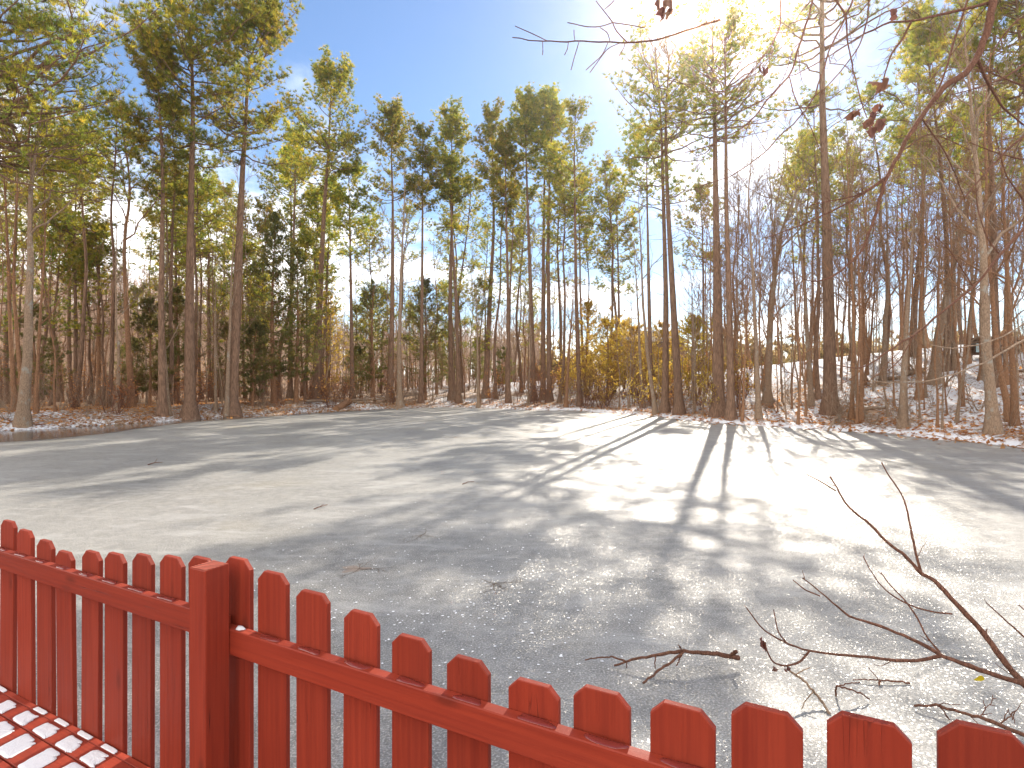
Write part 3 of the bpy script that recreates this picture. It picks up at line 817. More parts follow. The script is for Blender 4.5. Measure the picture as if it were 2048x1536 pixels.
# ---------------------------------------------------------------- trees that the photograph shows one by one
# label, foot (px), trunk line (px), width at foot (px), crown start (px y), crown half-width (px), limbs, seed, twig density
PINES = [
    ('tall pine off the left edge with yellow-green needles filling the top left corner', (-52, 853), [(-46, 500), (-38, 150), (-30, -230)], 36, 350, 290, 84, 11, 1.35),
    ('slim pine with sparse dark crown just left of the big straight pine', (325, 832), [(322, 600), (323, 350), (318, 200), (308, 95)], 20, 440, 76, 34, 12, 0.9),
    ('big straight pine with the highest open crown left of the leaning pine', (380, 834), [(378, 600), (385, 350), (389, 230), (374, 60), (352, -45)], 29, 330, 128, 46, 13, 1.1),
    ('big pine leaning slightly right with a full yellow-green crown against open sky', (463, 829), [(473, 600), (484, 350), (492, 230), (502, 120), (522, 45)], 31, 330, 112, 44, 14, 1.2),
    ('pine with a rounded golden crown, first to the right of the leaning pine', (632, 800), [(639, 600), (648, 400), (655, 300), (662, 162)], 23, 400, 88, 42, 15, 1.15),
    ('pine with a square dark green crown beside the golden-crowned pine', (780, 802), [(784, 600), (785, 400), (783, 300), (785, 235)], 17, 420, 56, 36, 16, 0.9),
    ('low slender pine between the golden-crowned and square-crowned pines', (705, 800), [(703, 620), (699, 480), (697, 350)], 13, 520, 55, 28, 17, 0.9),
    ('straight pine with a narrow flat-topped crown, taller of the close pair at mid picture', (903, 801), [(900, 600), (905, 400), (903, 238)], 16, 400, 46, 36, 18, 0.85),
    ('crooked thin pine standing close against the right side of a straight pine', (918, 806), [(912, 600), (904, 470), (900, 330)], 14, 480, 34, 22, 19, 0.8),
    ('pine leaning to the right above the snowy bank at mid picture', (971, 796), [(980, 600), (988, 450), (985, 300), (983, 232)], 18, 400, 46, 34, 20, 0.85),
    ('thin straight pine between the right-leaning pine and a forked pair', (1017, 806), [(1016, 600), (1012, 400), (1010, 282)], 13, 420, 36, 28, 21, 0.9),
    ('pine with dark round crown, highest left of the gap of sky', (1067, 803), [(1062, 600), (1055, 400), (1052, 300), (1050, 212)], 17, 360, 44, 34, 22, 0.85),
    ('left stem of two pines growing side by side beneath one broad crown', (1086, 800), [(1087, 500), (1090, 300), (1091, 206)], 16, 350, 45, 34, 23, 0.85),
    ('right stem of two pines growing side by side beneath one broad crown', (1099, 803), [(1096, 500), (1100, 300), (1112, 214)], 16, 400, 42, 30, 24, 0.8),
    ('thin pale pine with a wispy crown standing alone before the gap of sky', (1160, 813), [(1152, 600), (1150, 400), (1148, 270), (1152, 222)], 14, 440, 56, 28, 25, 0.65),
    ('thin pine with a short trunk behind the leaning twin pines', (1302, 800), [(1297, 500), (1295, 380), (1293, 280)], 14, 420, 64, 26, 26, 0.8),
    ('left one of the twin pines leaning left with long drooping limbs', (1330, 826), [(1332, 600), (1328, 400), (1322, 250), (1312, 90)], 19, 430, 112, 38, 27, 0.62),
    ('right one of the twin pines leaning left with long drooping limbs', (1359, 829), [(1346, 600), (1336, 400), (1331, 250), (1338, 110)], 23, 330, 92, 34, 28, 0.6),
    ('thickest pine under the sun with dark crown and straight grey-brown trunk', (1437, 832), [(1436, 600), (1432, 400), (1430, 230), (1424, 50)], 32, 300, 122, 40, 29, 0.62),
    ('narrower pine close on the right of the thickest pine under the sun', (1462, 838), [(1458, 600), (1455, 400), (1452, 230), (1450, 70)], 21, 290, 110, 34, 30, 0.55),
    ('massive reddish pine trunk rising straight out of the top of the picture', (1661, 828), [(1655, 600), (1650, 400), (1645, 200), (1640, 0), (1636, -250)], 34, 240, 165, 44, 31, 0.7),
    ('pine with loose golden crown behind the overhanging branch at upper right', (1893, 742), [(1895, 500), (1878, 300), (1860, 70)], 16, 400, 95, 34, 32, 0.9),
    ('pine at the right edge with needles filling the top right corner', (2090, 800), [(2070, 500), (2050, 250), (2030, -60)], 22, 240, 150, 40, 33, 0.9),
    ('small pine with one tuft of foliage low in the gap of sky', (1238, 770), [(1238, 620), (1236, 500), (1233, 405)], 10, 590, 46, 22, 34, 0.9),
    ('small pine with a golden tuft crown to the left of the thickest pine', (1408, 760), [(1406, 560), (1404, 450), (1400, 385)], 10, 560, 52, 22, 35, 0.8),
    ('dark thin pine with ragged side limbs in the left woods', (152, 812), [(150, 620), (149, 480), (150, 330)], 12, 560, 82, 30, 36, 0.8),
    ('thin pine with golden foliage between the slim pine and the big straight pine', (352, 800), [(352, 620), (350, 480), (348, 380)], 12, 560, 80, 28, 37, 0.9),
    ('golden-needled pine low behind the big straight pine', (420, 795), [(418, 600), (417, 480), (415, 375)], 12, 560, 70, 30, 38, 1.0),
    ('bushy pine filling the space between the leaning and golden-crowned pines', (580, 796), [(582, 600), (584, 460), (585, 330)], 14, 520, 70, 34, 39, 1.0),
    ('slender pine with wispy top just right of the square-crowned pine', (842, 806), [(844, 600), (845, 430), (846, 275)], 13, 440, 44, 28, 40, 0.9),
]
for lab, bp, pts, wpx, csy, Rpx, nl, seed, dens in PINES:
    base = ground_at(*bp); Y = base[1]; P = px_path(base, pts, bp[1])
    cs = EYE - (csy - CY) / F * Y - base[2]
    place('pine_tree', lab, 'pine tree', base, pine(seed, P, wpx / F * Y / 2 * 0.78, cs, Rpx / F * Y * 1.05, int(nl * 1.3), 18, dens * 1.1, 10, blade=0.009 * Y ** 0.35, base=base), group='pines round the frozen pond')

# label, foot, trunk line, width, first limb y, n1, n2, n3, spread, bark, seed
BARE = [
    ('pale mottled bare tree at the left waterline, forking above the pine limbs', (45, 851), [(57, 650), (64, 500), (72, 350), (78, 270), (92, 150)], 25, 470, 11, 6, 5, 0.24, 'grey_bark', 50),
    ('reddish bare trunk at the left edge, tallest of a clump', (30, 822), [(20, 640), (12, 470), (8, 330), (12, 200)], 11, 600, 11, 6, 4, 0.2, 'red_bark', 51),
    ('forked reddish tree at far left, second from the picture edge', (48, 820), [(34, 680), (27, 560), (32, 400), (38, 260)], 11, 640, 10, 6, 4, 0.22, 'red_bark', 52),
    ('crooked thin tree just right of the mottled waterline tree', (72, 826), [(75, 700), (82, 560), (84, 430), (92, 320)], 9, 650, 10, 6, 4, 0.24, 'red_bark', 53),
    ('bare tree with upright forked top between the mottled tree and the slim pine', (263, 816), [(252, 650), (246, 470), (257, 380), (249, 280), (238, 175)], 15, 480, 11, 6, 5, 0.22, 'red_bark', 54),
    ('straight thin trunk in the left woods, nearest the thin dark pine', (198, 812), [(196, 640), (193, 500), (190, 380)], 12, 620, 10, 6, 4, 0.2, 'red_bark', 55),
    ('pale slim trunk leaning on the right of a darker one in the left woods', (233, 818), [(236, 700), (229, 560), (226, 430)], 9, 640, 9, 6, 4, 0.22, 'grey_bark', 56),
    ('pale bare sapling rising from the ice edge at the foot of the leaning pine', (452, 836), [(458, 680), (463, 560), (467, 430)], 11, 620, 9, 6, 5, 0.2, 'grey_bark', 57),
    ('pale twin stem growing beside the slim pine at the waterline', (338, 830), [(333, 740), (330, 660), (327, 520)], 11, 700, 7, 6, 5, 0.22, 'grey_bark', 58),
    ('short bare tree with wide fork beside the big straight pine', (432, 822), [(430, 740), (428, 660), (426, 560)], 8, 720, 8, 6, 5, 0.35, 'grey_bark', 59),
    ('pale trunk with a mossy foot on the bank left of the mid picture', (800, 812), [(797, 700), (799, 560), (805, 430), (808, 330)], 14, 520, 10, 6, 4, 0.2, 'grey_bark', 60),
    ('bare tree with a vase-shaped head at mid picture before the bank', (957, 815), [(955, 720), (953, 650), (952, 570)], 8, 660, 9, 6, 5, 0.34, 'grey_bark', 61),
    ('thin crooked bare tree left of the thickest pine, dead at the top', (1388, 800), [(1386, 700), (1384, 640), (1383, 575)], 12, 610, 5, 3, 3, 0.18, 'grey_bark', 62),
    ('leaning bare tree with stout forks right of the thickest pine', (1535, 806), [(1541, 640), (1553, 480), (1597, 360), (1650, 262)], 18, 520, 11, 7, 5, 0.24, 'grey_bark', 63),
    ('bare tree crowding the left side of the leaning forked tree', (1518, 838), [(1514, 680), (1508, 540), (1498, 400), (1500, 270)], 13, 560, 11, 7, 5, 0.22, 'grey_bark', 64),
    ('wavy bare tree between the leaning forked tree and the massive trunk', (1622, 812), [(1615, 690), (1606, 560), (1594, 450), (1590, 330)], 13, 520, 11, 7, 5, 0.24, 'grey_bark', 65),
    ('dark trunk with a broken top on the right shore', (1806, 855), [(1808, 720), (1817, 560), (1826, 410)], 19, 560, 6, 5, 4, 0.2, 'grey_bark', 66),
    ('large pale beech-like tree with flared foot at the right waterline', (1988, 866), [(1973, 720), (1966, 600), (1958, 450), (1950, 300), (1937, 190), (1926, 20)], 26, 520, 16, 8, 6, 0.24, 'grey_bark', 67),
    ('thick ivy-clad tree leaning right up on the snowy slope', (1868, 766), [(1880, 650), (1902, 560), (1926, 450), (1950, 330)], 24, 600, 11, 8, 5, 0.26, 'grey_bark', 68),
    ('straight trunk on the crest behind the leaning ivy-clad tree', (1908, 740), [(1907, 620), (1906, 500), (1902, 380)], 13, 600, 11, 7, 5, 0.22, 'grey_bark', 69),
    ('bare tree at the right edge of the picture with a straight red-brown trunk', (2030, 852), [(2021, 700), (2012, 560), (2004, 400), (1990, 200)], 15, 600, 13, 8, 5, 0.24, 'red_bark', 70),
    ('slim bare tree close on the right of the massive pine trunk', (1703, 838), [(1707, 680), (1704, 540), (1699, 420), (1690, 300)], 10, 620, 11, 7, 5, 0.24, 'red_bark', 71),
    ('slim bare tree second to the right of the massive pine trunk', (1722, 842), [(1721, 700), (1716, 560), (1712, 400)], 10, 640, 10, 7, 5, 0.24, 'red_bark', 72),
    ('bare tree with an upswept head halfway up the right slope', (1765, 768), [(1770, 660), (1776, 560), (1774, 420), (1770, 330)], 14, 600, 11, 7, 5, 0.26, 'grey_bark', 73),
    ('bare tree leaning left on the crest of the right slope', (1935, 728), [(1940, 640), (1952, 540), (1958, 430)], 11, 640, 9, 7, 5, 0.24, 'red_bark', 74),
    ('slim curved stem at the foot of the thickest pine, leaning right', (1312, 828), [(1296, 730), (1284, 620), (1277, 480), (1275, 380)], 11, 560, 9, 6, 4, 0.2, 'grey_bark', 75),
    ('slim stem beside the curved one left of the twin pines', (1285, 815), [(1278, 700), (1272, 600), (1266, 480)], 10, 600, 8, 6, 4, 0.2, 'grey_bark', 76),
    ('thin sapling at the water edge under the leaning forked tree', (1484, 842), [(1490, 720), (1496, 640), (1500, 560)], 6, 720, 9, 6, 4, 0.26, 'red_bark', 77),
    ('upright sapling on the shore between the wavy tree and the massive trunk', (1596, 848), [(1600, 740), (1597, 640), (1604, 540)], 6, 720, 9, 6, 4, 0.26, 'red_bark', 78),
    ('small tree with orange leaves clinging, on the bank right of the pale thin pine', (1132, 815), [(1137, 720), (1142, 640), (1148, 560)], 9, 720, 10, 6, 4, 0.3, 'red_bark', 79),
    ('bare tree behind the dark broken-topped trunk with many upright shoots', (1838, 800), [(1842, 640), (1846, 500), (1848, 330)], 14, 600, 12, 8, 5, 0.24, 'red_bark', 80),
    ('slender bare tree right of the flared beech-like tree, on the slope', (2012, 770), [(2010, 640), (2016, 500), (2012, 340)], 11, 600, 11, 8, 5, 0.26, 'red_bark', 81),
    ('leaning slim bare tree up the slope before the woodpile', (1960, 760), [(1972, 640), (1990, 540), (2000, 430)], 9, 620, 10, 7, 5, 0.26, 'grey_bark', 82),
]
for lab, bp, pts, wpx, zy, n1, n2, n3, spr, bk, seed in BARE:
    base = ground_at(*bp); Y = base[1]; P = px_path(base, pts, bp[1])
    z0 = EYE - (zy - CY) / F * Y - base[2]
    lv = 500 if 'orange leaves' in lab else 0
    place('bare_tree', lab, 'bare tree', base, bare(seed, P, wpx / F * Y / 2 * 0.85, max(0.4, z0), n1, n2, n3, spr, bk, lv), group='bare trees round the frozen pond')

# red cedars, young pines and evergreens under the tall trees
EVER = [
    ('dark red cedar behind the ice edge right of the leaning pine, denser of two', (548, 806), 425, 72, 'cedar', 1.4, 101),
    ('dark red cedar beside the foot of the golden-crowned pine', (592, 804), 500, 58, 'cedar', 1.2, 102),
    ('brownish young cedar behind the slim pine at the waterline', (300, 812), 600, 52, 'cedar', 1.1, 103),
    ('brownish young cedar between the slim pine and the big straight pine', (355, 808), 575, 50, 'cedar', 1.1, 104),
    ('low dark cedar at the foot of the leaning pine', (505, 812), 640, 46, 'cedar', 1.1, 105),
    ('dark evergreen left of the straight pine pair at mid picture', (850, 800), 560, 60, 'cedar', 1.2, 106),
    ('olive young pine in front of the brown house', (1215, 792), 640, 62, 'olive_leaf', 1.2, 107),
    ('spreading golden young pine hiding the left end of the brown house', (1248, 778), 650, 70, 'olive_leaf', 1.1, 113),
    ('narrow golden young pine between the twin pines and the thickest pine', (1330, 780), 645, 48, 'olive_leaf', 1.1, 114),
    ('bushy golden young pine beside the slim curved stem', (1262, 790), 655, 58, 'olive_leaf', 1.2, 108),
    ('bright yellow evergreen bush left of the thickest pine', (1386, 790), 635, 52, 'yellow_leaf', 1.3, 109),
    ('thin olive young pine at mid picture before the bank', (1172, 795), 600, 46, 'olive_leaf', 1.0, 110),
    ('dark cedar low in the woods left of the square-crowned pine', (745, 795), 560, 55, 'cedar', 1.1, 111),
    ('small green pine half way along the left shore woods', (655, 795), 585, 50, 'olive_leaf', 1.0, 112),
]
for lab, bp, ty, Rpx, mat, dens, seed in EVER:
    base = ground_at(*bp); Y = base[1]; H = EYE - (ty - CY) / F * Y - base[2]
    place('evergreen_tree', lab, 'evergreen', base, cedar(seed, H, Rpx / F * Y, mat, dens), group='evergreens under the tall trees')

# ---------------------------------------------------------------- the woods behind: copies of a few trees
def straight(H, r, lean=0.02):
    n = 7; t_ = np.linspace(0, 1, n); w = np.cumsum(r.normal(0, 0.012 * H, (n, 2)), 0); w -= w[:1]
    a = r.uniform(0, 2 * PI)
    return np.stack([w[:, 0] + math.cos(a) * lean * H * t_, w[:, 1] + math.sin(a) * lean * H * t_, H * t_], -1)


rb = np.random.default_rng(77)
pine_kinds = [pine(200 + i, straight(rb.uniform(16, 21), rb), rb.uniform(0.13, 0.19), rb.uniform(8, 11), rb.uniform(2.0, 2.9), 26, 12, 0.8, 9, blade=0.042) for i in range(6)]
low_pine_kinds = [pine(220 + i, straight(rb.uniform(10, 13), rb), rb.uniform(0.08, 0.12), rb.uniform(3.5, 5.5), rb.uniform(1.8, 2.5), 26, 12, 0.8, 6, blade=0.042) for i in range(4)]
bare_kinds = [bare(240 + i, straight(rb.uniform(11, 17), rb, 0.06), rb.uniform(0.055, 0.11), rb.uniform(2.5, 5), 14, 7, 5, 0.24, ('red_bark', 'red_bark', 'grey_bark')[i % 3], 0, twig=1.3) for i in range(6)]
pole_kinds = [bare(260 + i, straight(rb.uniform(7, 12), rb, 0.05), rb.uniform(0.035, 0.065), rb.uniform(1.5, 3), 10, 5, 3, 0.2, ('red_bark', 'grey_bark')[i % 2], (0, 0, 160)[i % 3], twig=1.2) for i in range(6)]
cedar_kinds = [cedar(280 + i, rb.uniform(5, 8), rb.uniform(1.3, 1.9), 'cedar', 0.9) for i in range(3)]
taken = []


def free_spot(x, y, gap):
    for a, b_ in taken:
        if abs(a - x) < gap and abs(b_ - y) < gap and math.hypot(a - x, b_ - y) < gap: return False
    taken.append((x, y)); return True


def scatter(n, kinds, name, labels, cat, u0, u1, d0, d1, s0, s1, gap, group, bias=1.0):
    made = tries = 0
    while made < n and tries < n * 60:
        tries += 1
        u = rb.uniform(u0, u1); Y = 12.0
        shore = 60.0
        for k in range(120):
            Y = 12 + k * 0.5
            if poly_dist(np.array([u * Y]), np.array([Y]))[0] > 0.2 and Y > 15: shore = Y; break
        Y = shore + d0 + (d1 - d0) * rb.uniform() ** bias
        x = u * Y
        if poly_dist(np.array([x]), np.array([Y]))[0] < 0.3 or not free_spot(x, Y, gap): continue
        lab = [l for a, l in labels if u < a][0]
        place(name, lab, cat, (x, Y, ground_z(x, Y)), kinds[rb.integers(len(kinds))], rb.uniform(0, 2 * PI), rb.uniform(s0, s1), group + ', ' + ('left' if u < labels[0][0] else 'middle' if len(labels) > 1 and u < labels[1][0] else 'right'))
        made += 1


scatter(58, pine_kinds, 'pine_tree', [(-0.32, 'tall thin pine standing deep in the dense woods behind the left shore'), (0.12, 'tall thin pine in the woods behind the far bank at mid picture'), (9, 'tall pine in the open woods behind the right shore')], 'pine tree', -1.0, 0.2, 3, 36, 0.85, 1.1, 1.4, 'pines deep in the woods')
scatter(17, pine_kinds, 'pine_tree', [(0.12, 'tall thin pine in the woods behind the far bank at mid picture'), (9, 'tall pine standing far back in the thin woods behind the right shore')], 'pine tree', 0.5, 1.05, 6, 28, 0.75, 1.05, 2.0, 'pines far back on the slope')
scatter(20, low_pine_kinds, 'young_pine', [(-0.32, 'young pine with low foliage among the trunks of the left woods'), (0.12, 'young pine with low golden foliage among the trunks at mid picture'), (9, 'young pine with sparse foliage in the thin woods on the right')], 'pine tree', -1.0, 0.14, 3, 30, 0.7, 1.05, 1.8, 'young pines in the woods')
scatter(32, bare_kinds, 'bare_tree', [(-0.32, 'bare brown tree deep in the woods behind the left shore'), (0.12, 'bare brown tree in the woods behind the far bank at mid picture'), (9, 'bare tree on the slope behind the right shore')], 'bare tree', -1.05, 0.12, 1.5, 30, 0.8, 1.15, 1.3, 'bare trees deep in the woods')
scatter(85, bare_kinds, 'bare_tree', [(0.45, 'bare tree standing on the open ground left of the massive pine trunk'), (9, 'bare tree with fine upswept twigs on the snowy right slope')], 'bare tree', 0.34, 1.08, 2, 26, 0.65, 1.15, 1.1, 'bare trees on the right slope')
scatter(60, pole_kinds, 'sapling', [(-0.32, 'thin upright sapling in the understorey of the left woods'), (0.12, 'thin upright sapling on the far bank at mid picture'), (9, 'thin upright sapling on the right bank')], 'sapling', -1.05, 0.2, 0.8, 26, 0.7, 1.15, 0.9, 'saplings in the woods')
scatter(70, pole_kinds, 'sapling', [(0.45, 'thin upright sapling near the shore under the sun'), (9, 'thin upright sapling along the snowy right bank')], 'sapling', 0.2, 1.02, 0.6, 16, 0.45, 0.85, 0.8, 'saplings along the right bank', 1.6)
scatter(14, cedar_kinds, 'cedar_tree', [(-0.32, 'dark young cedar half hidden in the left woods'), (9, 'dark young cedar half hidden behind the far bank')], 'evergreen', -0.95, 0.1, 3, 24, 0.7, 1.1, 2.0, 'young cedars in the woods')

brush_kinds = [shrub(300 + i, rb.uniform(1.6, 2.6), 1.0, 9, 150) for i in range(4)] + [shrub(310 + i, rb.uniform(1.4, 2.4), 0.8, 9, 25) for i in range(3)]
gold_brush = [shrub(330 + i, rb.uniform(1.8, 3.0), 1.0, 9, 420, 'twig', ('olive_leaf', 'dead_leaf', 'olive_leaf')[i % 3]) for i in range(4)]
bare_brush = [shrub(320 + i, rb.uniform(1.2, 2.2), 0.8, 8, 0, 'grey_bark') for i in range(4)]
scatter(120, brush_kinds, 'shrub', [(-0.32, 'leggy brown shrub with some dead leaves under the trees of the left shore'), (0.12, 'leggy shrub with orange dead leaves on the far bank at mid picture'), (9, 'leggy shrub with orange dead leaves on the bank below the sun')], 'shrub', -1.0, 0.46, 1.0, 20, 0.7, 1.6, 0.7, 'leafy brush on the banks', 1.2)
scatter(44, gold_brush, 'shrub', [(9, 'golden leafy shrub glowing on the bank below the sun')], 'shrub', 0.08, 0.42, 0.8, 14, 0.8, 1.5, 0.9, 'golden shrubs on the bank', 1.2)
scatter(90, bare_brush, 'shrub', [(-0.32, 'bare twiggy shrub along the left shore'), (0.12, 'bare twiggy shrub along the far shore at mid picture'), (9, 'bare twiggy shrub along the right shore')], 'shrub', -1.0, 1.0, 0.3, 14, 0.5, 1.4, 0.6, 'bare brush on the banks', 1.5)

# far woods that read as one mass: bare hillside on the left, tree line beyond the field
fw = MB(); fg = MB(); rw = np.random.default_rng(5)
n = 1500
uu_ = rw.uniform(-1.25, 0.05, n); YY = rw.uniform(75, 190, n) * (1 - 0.1 * np.abs(uu_)); XX = uu_ * YY; ZZ = terrain(XX, YY)
HH = rw.uniform(6, 11, n)
tr = np.stack([np.stack([XX, YY, ZZ - 0.3], -1), np.stack([XX + rw.normal(0, .3, n), YY, ZZ + HH * .5], -1), np.stack([XX + rw.normal(0, .6, n), YY, ZZ + HH], -1)], 1)
tone = rw.uniform(0, 1, n)
fw.tubes(tr, np.array([[0.16, 0.1, 0.02]]) * rw.uniform(0.7, 1.2, (n, 1)), 4, tone)
B2, _ = twigs_from(rw, tr, 9, 0.35, 0.97, 0.4, 0.9, 0.22, 0.42, 0.3, 3, 0.03)
fw.tubes(B2, np.full((len(B2), 1), 0.05) * np.array([[1, .7, .3]]), 3, np.repeat(tone, 9))
B3, _ = twigs_from(rw, B2, 4, 0.3, 0.97, 0.4, 0.9, 0.4, 0.7, 0.2, 2, 0.03)
fw.tubes(B3, np.full((len(B3), 1), 0.03) * np.array([[1, .4]]), 3, np.repeat(tone, 36))
tag(fw.build('far_woods', M['far_wood']), 'pale brown leafless woods covering the hillside far behind the left trees', 'woods', kind='stuff')
n = 260
uu_ = rw.uniform(0.0, 1.1, n); YY = rw.uniform(78, 120, n); XX = uu_ * YY; ZZ = terrain(XX, YY)
HH = rw.uniform(2.0, 8.0, n) * (0.55 + 0.9 * rw.uniform(0, 1, n) ** 3) * np.interp(uu_, [0, 0.3, 0.5, 0.7, 1.1], [1.1, 1.0, 0.75, 0.6, 0.7])
for x, y, z, h_ in zip(XX, YY, ZZ, HH):
    k = 46; q = rw.normal(size=(k, 3)); q = unit(q) * rw.uniform(0.3, 1, (k, 1)) ** 0.5
    C = np.array([x, y, z + h_ * 0.55]) + q * [h_ * 0.34, h_ * 0.34, h_ * 0.5]
    tuft_blades(fg, C, q + [0, 0, 0.3], rw, 7, 0.9, 0.28, 0.9, rw.uniform(0, 1) * 0.5 + 0.5 * rw.uniform(0, 1, k))
tag(fg.build('far_tree_line', M['far_green']), 'low olive and brown tree line far beyond the field on the right', 'woods', kind='stuff')
gr = MB(); n = 5000
uu_ = rw.uniform(0.36, 0.75, n); YY = rw.uniform(52, 66, n); XX = uu_ * YY; ZZ = terrain(XX, YY)
C = np.stack([XX, YY, ZZ - 0.02], -1); tuft_blades(gr, C, np.tile([[0, 0, 1.0]], (n, 1)), rw, 6, 0.5, 0.05, 0.45)
tag(gr.build('dry_grass', M['grass']), 'strip of dry yellow grass along the field behind the right woods', 'grass', kind='stuff')

# dead leaves on the banks
lf = MB(); n = 60000
uu_ = rw.uniform(-1.05, 1.05, n); YY = rw.uniform(14, 48, n); XX = uu_ * YY; dd = poly_dist(XX, YY)
k = (dd > -1.6) & (dd < 16) & (rw.uniform(size=n) < np.where(dd > 0, np.exp(-np.maximum(dd, 0) / 9), 0.22 * np.exp(np.minimum(dd, 0) / 0.5))); XX, YY = XX[k], YY[k]
C = np.stack([XX, YY, np.maximum(terrain(XX, YY), 0) + 0.015], -1)
r_ = rw; nq = len(C); d_ = unit(np.stack([r_.normal(size=nq), r_.normal(size=nq), r_.normal(0, .25, nq)], -1)); s_ = unit(np.cross(d_, np.array([0, 0, 1.0]) + r_.normal(0, .35, (nq, 3))))
L_ = r_.uniform(.05, .12, nq)[:, None]; up = np.array([0, 0, 1.0])
V = np.stack([C - d_ * L_, C + s_ * L_ * .55 + up * .02, C + d_ * L_ + up * .015, C - s_ * L_ * .55 + up * .02], 1)
i_ = np.arange(nq) * 4; lf.add(V.reshape(-1, 3), None, np.stack([i_, i_ + 1, i_ + 2, i_ + 3], -1), np.repeat(r_.uniform(0, 1, nq), 4))
tag(lf.build('fallen_leaves', M['dead_leaf'], None, False), 'brown fallen leaves scattered over the snowy banks', 'leaves', kind='stuff')

# ---------------------------------------------------------------- things on the banks
def log(name, label, p0, p1, r0, r1, cat='log', mat='grey_bark', stubs=2):
    r = np.random.default_rng(int(abs(p0[0]) * 100)); p0 = np.array(p0); p1 = np.array(p1); c = (p0 + p1) / 2
    u = np.linspace(0, 1, 10)[:, None]; P = p0 + (p1 - p0) * u + r.normal(0, 0.018, (10, 3)) - c
    b = MB(); b.tubes(P, np.linspace(r0, r1, 10) * (1 + r.normal(0, .04, 10)), 10)
    root = thing(name, label, cat, tuple(c))
    for k in range(stubs):
        q = P[r.integers(2, 8)]; d = unit(np.array([r.normal(), r.normal(), abs(r.normal()) + .3])); b.tubes(np.stack([q, q + d * r0 * 2.2, q + d * r0 * 4.5 + [0, 0, r0]]), np.array([r0 * .3, r0 * .22, r0 * .1]), 5)
    b.build('log_body', M[mat], root)
    for e, f_ in ((0, 1), (-1, 1)):
        q = P[e]; rr = (r0, r1)[e]; ax = unit(P[1] - P[0]) if e == 0 else unit(P[-2] - P[-1])
        s1 = unit(np.cross(ax, [0, 0, 1.0])); s2 = np.cross(ax, s1); a = np.arange(12) / 12 * 2 * PI
        ring = q - ax * 0.004 + rr * 1.02 * (np.cos(a)[:, None] * s1 + np.sin(a)[:, None] * s2)
        cb = MB(); cb.add(np.vstack([ring, [q - ax * 0.012]]), [[i, (i + 1) % 12, 12] for i in range(12)]); cb.build('cut_end', M['cut_wood'], root)
    return root


def gpt(px, py, dz=0.0):
    g_ = ground_at(px, py); g_[2] += dz; return g_


log('fallen_log', 'pale cut log with a brown end lying on the right slope behind the broken-topped trunk', gpt(1812, 752, 0.12), gpt(1848, 746, 0.14), 0.17, 0.16)
log('fallen_log', 'long dark fallen trunk lying on the right slope below the ivy-clad tree', gpt(1766, 762, 0.08), gpt(1806, 758, 0.1), 0.11, 0.08)
log('fallen_log', 'rotten dark log on the snow right of the massive pine trunk', gpt(1722, 822, 0.05), gpt(1772, 818, 0.07), 0.10, 0.06)
log('fallen_log', 'brown log stub jutting over the ice on the far left bank', gpt(672, 822, 0.1), gpt(698, 812, 0.35), 0.22, 0.24, mat='red_bark')
log('fallen_log', 'thin fallen trunk lying along the far left bank behind the log stub', gpt(610, 808, 0.2), gpt(770, 806, 0.3), 0.10, 0.05)
log('fallen_branch', 'grey broken branch propped from the ice edge at the foot of the massive trunk', gpt(1676, 846, 0.35), np.array([*at(1656, 862, 22.0)[:2], 0.02]), 0.05, 0.03, 'branch', stubs=0)
log('fallen_log', 'grey fallen pole on the upper right slope at the picture edge', gpt(1990, 752, 0.1), gpt(2060, 748, 0.15), 0.09, 0.06)

# brush heap of fallen branches on the far left bank
b = MB(); r = np.random.default_rng(9); c = gpt(715, 802)
for k in range(26):
    p = c + [r.normal(0, 1.6), r.normal(0, .7), abs(r.normal(.2, .2))]; d = unit(np.array([r.normal(0, 1), r.normal(0, .5), r.normal(.1, .3)])); L_ = r.uniform(.8, 2.4)
    u = np.linspace(0, 1, 6)[:, None]; P = p + d * L_ * u + np.cumsum(r.normal(0, .05, (6, 3)), 0) - c
    b.tubes(P, np.linspace(.028, .006, 6), 4); S2, _ = twigs_from(r, P[None], 5, .3, .95, .4, .9, .3, .5, .1, 3, .05); b.tubes(S2, np.full((len(S2), 1), .007) * np.array([[1, .7, .4]]), 3)
o = b.build('brush_heap', M['grey_bark']); o.location = tuple(c); tag(o, 'tangled heap of grey fallen branches on the far left bank', 'branches')

for q in range(34):
    u_ = rb.uniform(-0.98, 0.98); Yq = 12.0
    while poly_dist(np.array([u_ * Yq]), np.array([Yq]))[0] < -0.25 or Yq < 14: Yq += 0.1
    r = np.random.default_rng(500 + q); c = np.array([u_ * Yq, Yq, max(0.02, ground_z(u_ * Yq, Yq)) + 0.03]); L_ = r.uniform(0.5, 1.9); d = unit(np.array([r.normal(), r.normal(0, .6), r.uniform(0.0, .25)])); b = MB()
    P = d * L_ * np.linspace(-.5, .5, 7)[:, None] + np.cumsum(r.normal(0, .03, (7, 3)), 0); b.tubes(P, np.linspace(.022, .008, 7), 5); S2, _ = twigs_from(r, P[None], 4, .3, .95, .4, 1.0, .2, .45, .1, 4, .05); b.tubes(S2, np.full((len(S2), 1), .007) * np.array([[1, .8, .6, .4]]), 4)
    o = b.build('fallen_branch', M[('grey_bark', 'red_bark')[q % 2]]); o.location = tuple(c); tag(o, 'small dead branch lying at the edge of the ice under the ' + ('left' if u_ < -0.32 else 'middle' if u_ < 0.12 else 'right') + ' trees', 'branch', 'dead branches at the edge of the ice, ' + ('left' if u_ < -0.32 else 'middle' if u_ < 0.12 else 'right'))

